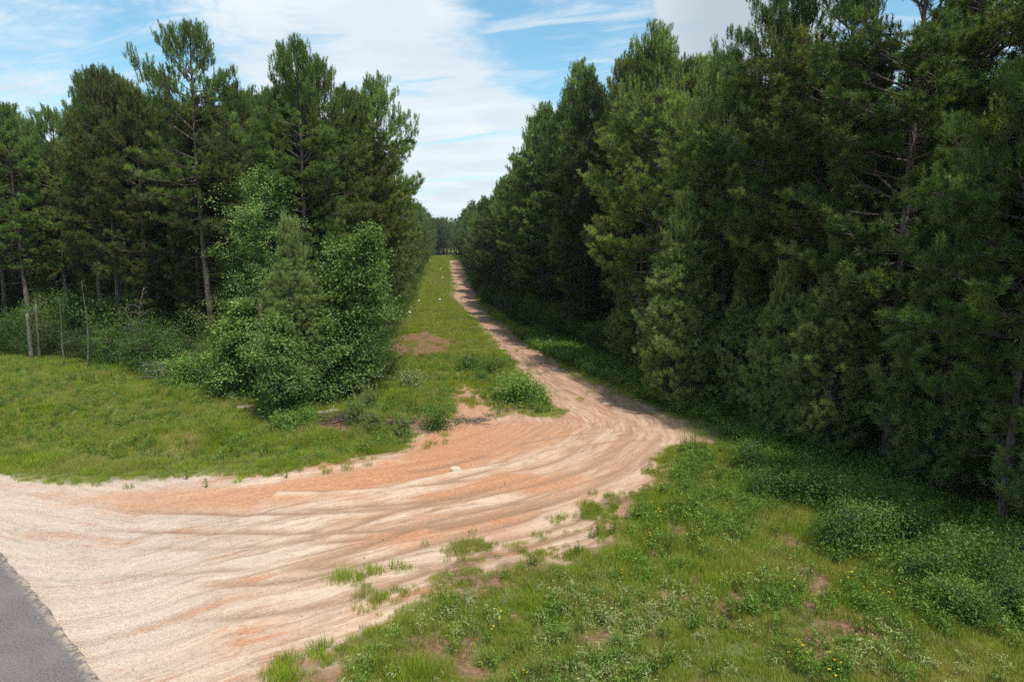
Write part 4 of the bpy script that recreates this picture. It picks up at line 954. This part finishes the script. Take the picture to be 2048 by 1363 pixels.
x, y = rand_in(9000, (-2, 14), (30, 62)); gm, wood, s = gmask(x, y); dR, _, _ = seg_dist(x, y, RSTRIP); k = (rng.random(len(x)) < gm * .7) & (dR < 4); x, y = x[k], y[k]; rr = rng.random(len(x))
WX.append(x); WY.append(y); WI.append(np.where(rr < .6, 0, 1)); WS.append(1.0 + 0.8 * rng.random(len(x)))
x = np.concatenate(WX); y = np.concatenate(WY); n = len(x)
scatter('weeds', np.column_stack([x, y, hz(x, y)]), np.column_stack([rng.normal(size=(n, 2)) * .1, rng.random(n) * 6.28]), np.concatenate(WS), np.concatenate(WI), wk, 'leafy weeds and wildflowers mixed into the grass'); print('weeds', n)

# clumps one can point at
leafy = [two('leafy_clump', broadleaf(0.9, 0.7, 0.0, 140, 24, 0.08, s, 'round', stems=5, spread=0.3), M_hbark, M_weed) for s in (301, 302)]
yell = two('yellow_clump', broadleaf(0.8, 0.7, 0.0, 90, 18, 0.09, 303, 'round', stems=5, spread=0.3), M_hbark, M_pale)
for (p, k, s, lab) in (((1030, 806), leafy[0], 1.35, 'broad leafy bush on the tip of grass inside the track bend'), ((1062, 800), leafy[1], 1.0, 'smaller leafy bush right of the broad one in the track bend'), ((942, 742), leafy[1], 1.15, 'round leafy bush on the strip, left one of three'),
                       ((975, 748), leafy[0], 0.85, 'low leafy bush on the strip, middle one of three'), ((992, 738), leafy[1], 0.8, 'small leafy bush on the strip, right one of three'), ((965, 762), leafy[0], .6, 'sprig of leaves just in front of the three bushes on the strip'),
                       ((828, 778), yell, 1.1, 'yellow-green bush on the thin grass left of the clay path'), ((872, 856), leafy[0], 0.95, 'weedy clump at the upper edge of the orange clay'), ((900, 822), leafy[1], 0.5, 'small dark sprig standing alone on the clay'),
                       ((608, 850), leafy[0], 0.7, 'leafy clump in front of the forward sweetgum'), ((575, 858), leafy[1], .8, 'low weeds under the left side of the forward sweetgum'), ((370, 772), leafy[0], 1.5, 'light green bush at the foot of the left wood, left of the saplings'),
                       ((312, 760), leafy[1], 1.1, 'small light green bush beside the dead brush'), ((1310, 690 + 80), leafy[1], 1.6, 'leafy bush on the verge below the dead tree')):
    bush(G(*p), k, s, lab, None, 'leafy_bush', 'bush')
shr = [two('verge_shrub', broadleaf(1.3, 0.75, 0.0, 200, 30, 0.07, s, 'round', stems=9, spread=0.30, up=0.35), M_hbark, M_verge) for s in (311, 312)]
VS = [(1930, 1160), (1990, 1190), (1880, 1130), (1830, 1095), (1780, 1070), (1900, 1230), (1960, 1250), (2030, 1230), (1720, 1050), (1850, 1180), (1690, 1110), (1740, 1090), (1690, 1015), (1640, 990), (1560, 975), (1600, 1010), (1500, 940), (2030, 1150), (1520, 1000)]
for i, p in enumerate(VS):
    bush(G(*p), shr[i % 2], rp.uniform(0.55, 0.95), 'waist-high green weed shrub on the verge below the near pines', 'weed shrubs on the right verge', 'weed_shrub', 'shrub')
sp_ = two('pine_seedling', pine(1.5, 0.02, 0.42, 1.0, 22, 91, True, stubs=False, ln=0.15, wd=0.008), M_bark, M_young)
for p, s, lab in (((712, 850), 0.75, 'pine seedling in front of the dark branch tangle'), ((738, 822), 0.7, 'pine seedling right of the bleached log'), ((805, 872), 0.6, 'low pine seedling at the tip of the front grass'), ((745, 862), .6, 'smallest pine seedling among the front weeds')):
    x, y = G(*p); place('pine_seedling', sp_, x, y, s, s * 5, lab, 'pine seedling')
reed = blades(60, 0.32, 1.15, 0.009, 40, M_grass, 0.18)
for p, lab in (((1378, 905), 'tall reedy clump at the right edge of the bend'), ((1400, 912), 'thinner reedy clump right of the tall one at the bend')):
    x, y = G(*p); tag(put('reed_clump', reed, None, (x, y, zat(x, y))), lab, 'reeds')
x, y = G(1022, 733); o = put('dry_stalks', blades(9, 0.25, 0.7, 0.012, 41, M_brown, 0.3), None, (x, y, zat(x, y))); tag(o, 'dark dry stalks at the left edge of the track', 'stalks')
for p, lab in (((411, 972), 'little weed stalk on the gravel, left of the others'), ((372, 955), 'bare weed stalk at the gravel edge of the grass'), ((572, 952), 'thin single weed casting a shadow on the gravel')):
    x, y = G(*p); o = put('weed_stalk', wk[0], None, (x, y, zat(x, y) - .03)); o.scale = (.55, .55, .9); tag(o, lab, 'weed')

# survey markers on the strip
M_white = plain_mat('white_paint', (0.42, 0.42, 0.41), (0.55, 0.55, 0.53), 8, 0.6, bump=0.05)
M_stake = plain_mat('marker_stake', (0.30, 0.28, 0.25), (0.5, 0.47, 0.43), 20)
def marker(p, h, w, lab):
    x, y = G(*p); e = empty('marker_sign', (x, y, zat(x, y)), 0.05)
    g = Geo(); g.tube([[0, 0, -.2], [0, 0, h]], [.035, .035], 6); put('post', g.mesh('post', [M_stake]), e)
    V = np.array([[a * w / 2, b_ * 0.015 - 0.05, c_] for a in (-1, 1) for b_ in (-1, 1) for c_ in (h - w * 1.2, h + .02)]); f = [[0, 1, 3, 2], [4, 6, 7, 5], [0, 4, 5, 1], [2, 3, 7, 6], [0, 2, 6, 4], [1, 5, 7, 3]]
    put('sign_plate', tri_mesh('sign_plate', V, f, [M_white]), e); tag(e, lab, 'marker', 'white markers on the grassy strip')
marker((820, 640), 1.0, 0.26, 'nearest white marker sign beside the left trees of the strip'); marker((880, 610), 1.0, 0.28, 'white marker in the middle of the strip near the dip'); marker((838, 610), 0.8, 0.24, 'white marker left of the middle one near the dip')
marker((885, 562), 1.0, 0.32, 'small white marker halfway up the far slope'); marker((881, 543), 0.9, 0.3, 'tiny white marker high on the far slope'); marker((861, 526), .9, .32, 'tiny white marker at the crest of the strip')

# ------------------------------------------------------------------ labels of the look-alikes near a landmark
ORD = ['nearest', 'second', 'third', 'fourth', 'fifth', 'sixth', 'seventh', 'eighth', 'ninth', 'tenth']
def tell(group, old, noun, marks, tail, most=10, reach=30):
    rest = [o for o in bpy.data.objects if o.get('group') == group and o.get('label') == old]; cnt = {}
    pos = {k: G(*p) for k, p in marks.items()}; prs = []
    for o in rest:
        k, d = min(((k, math.hypot(o.location.x - q[0], o.location.y - q[1])) for k, q in pos.items()), key=lambda t: t[1]); prs.append((d, k, o))
    for d, k, o in sorted(prs, key=lambda t: t[0]):
        i = cnt.get(k, 0)
        if i < most and d < reach: o['label'] = '%s %s to the %s%s' % (ORD[i], noun, k, tail)
        cnt[k] = i + 1
RM = {'light green conical young pine': (1352, 818), 'near dark pine trunk': (1772, 932), 'scaly grey trunk': (2000, 1062), 'bare dead tree': (1284, 762), 'dip in the sandy track': (985, 610), 'reedy clump at the bend': (1378, 905)}
LM = {'leftmost dark pine trunk': (18, 690), 'tangled dead sapling': (268, 742), 'close pair of trunks': (310, 704), 'tallest pine': (433, 742), 'grey-green fine-leaved tree': (640, 752), 'thin bare dead stem': (176, 738)}
SM = {'nearest white marker': (790, 640), 'largest sweetgum': (705, 790), 'reddish bare patch': (780, 690)}
tell('pines of the right wood', 'dark green pine packed in the near part of the right wood', 'pine', RM, ', right wood')
tell('pines of the left wood', 'pine at the front edge of the left wood', 'edge pine', LM, ', left wood')
tell('pines of the left wood', 'slender pine among the trunks of the left wood', 'inner pine', LM, ', left wood')
tell('pines along the grassy strip', 'pine beside the near end of the grassy strip, left side', 'pine', SM, ', left of the grassy strip')
FM = {'dip in the sandy track': (985, 610), 'crest of the sandy track': (940, 525), 'steep far slope of the track': (950, 560)}
tell('pines of the right wood', 'pine lining the right side of the sandy track', 'tall pine', FM, ', right side', 10, 60)
tell('pines along the grassy strip', 'pine lining the left side of the grassy strip', 'tall pine', {'dip in the grassy strip': (800, 610), 'far crest of the grassy strip': (850, 528), 'white marker on the far slope': (836, 560)}, ', left side', 10, 60)
tell('shrubs at the foot of the right wood', 'dark shrub at the foot of the right wood', 'dark shrub', RM, ', right wood')
tell('shrubs at the foot of the left wood', 'dark leafy shrub at the foot of the left wood', 'dark shrub', LM, ', left wood')
tell('shrubs beside the grassy strip', 'dark shrub along the left side of the grassy strip', 'dark shrub', SM, ', left of the strip')
tell('weed shrubs on the right verge', 'waist-high green weed shrub on the verge below the near pines', 'weed shrub', {**RM, 'reddish bare patch on the verge': (1690, 1145), 'orange flowers on the verge': (1745, 1000)}, '')

# ------------------------------------------------------------------ air
def haze():
    V = [(a, b, c) for a in (-1600, 1600) for b in (-200, 1650) for c in (-6, 34)]
    F = [[0, 1, 3, 2], [4, 6, 7, 5], [0, 4, 5, 1], [2, 3, 7, 6], [0, 2, 6, 4], [1, 5, 7, 3]]
    m, t = new_mat('thin_air'); out = N(t, 'ShaderNodeOutputMaterial'); v = N(t, 'ShaderNodeVolumePrincipled')
    v.inputs['Color'].default_value = (0.80, 0.90, 1.0, 1); v.inputs['Density'].default_value = 0.00016; v.inputs['Anisotropy'].default_value = 0.3
    L(t, v.outputs[0], out.inputs['Volume']); o = put('haze', tri_mesh('haze', V, F, [m])); tag(o, 'thin pale air', kind='stuff')
haze()
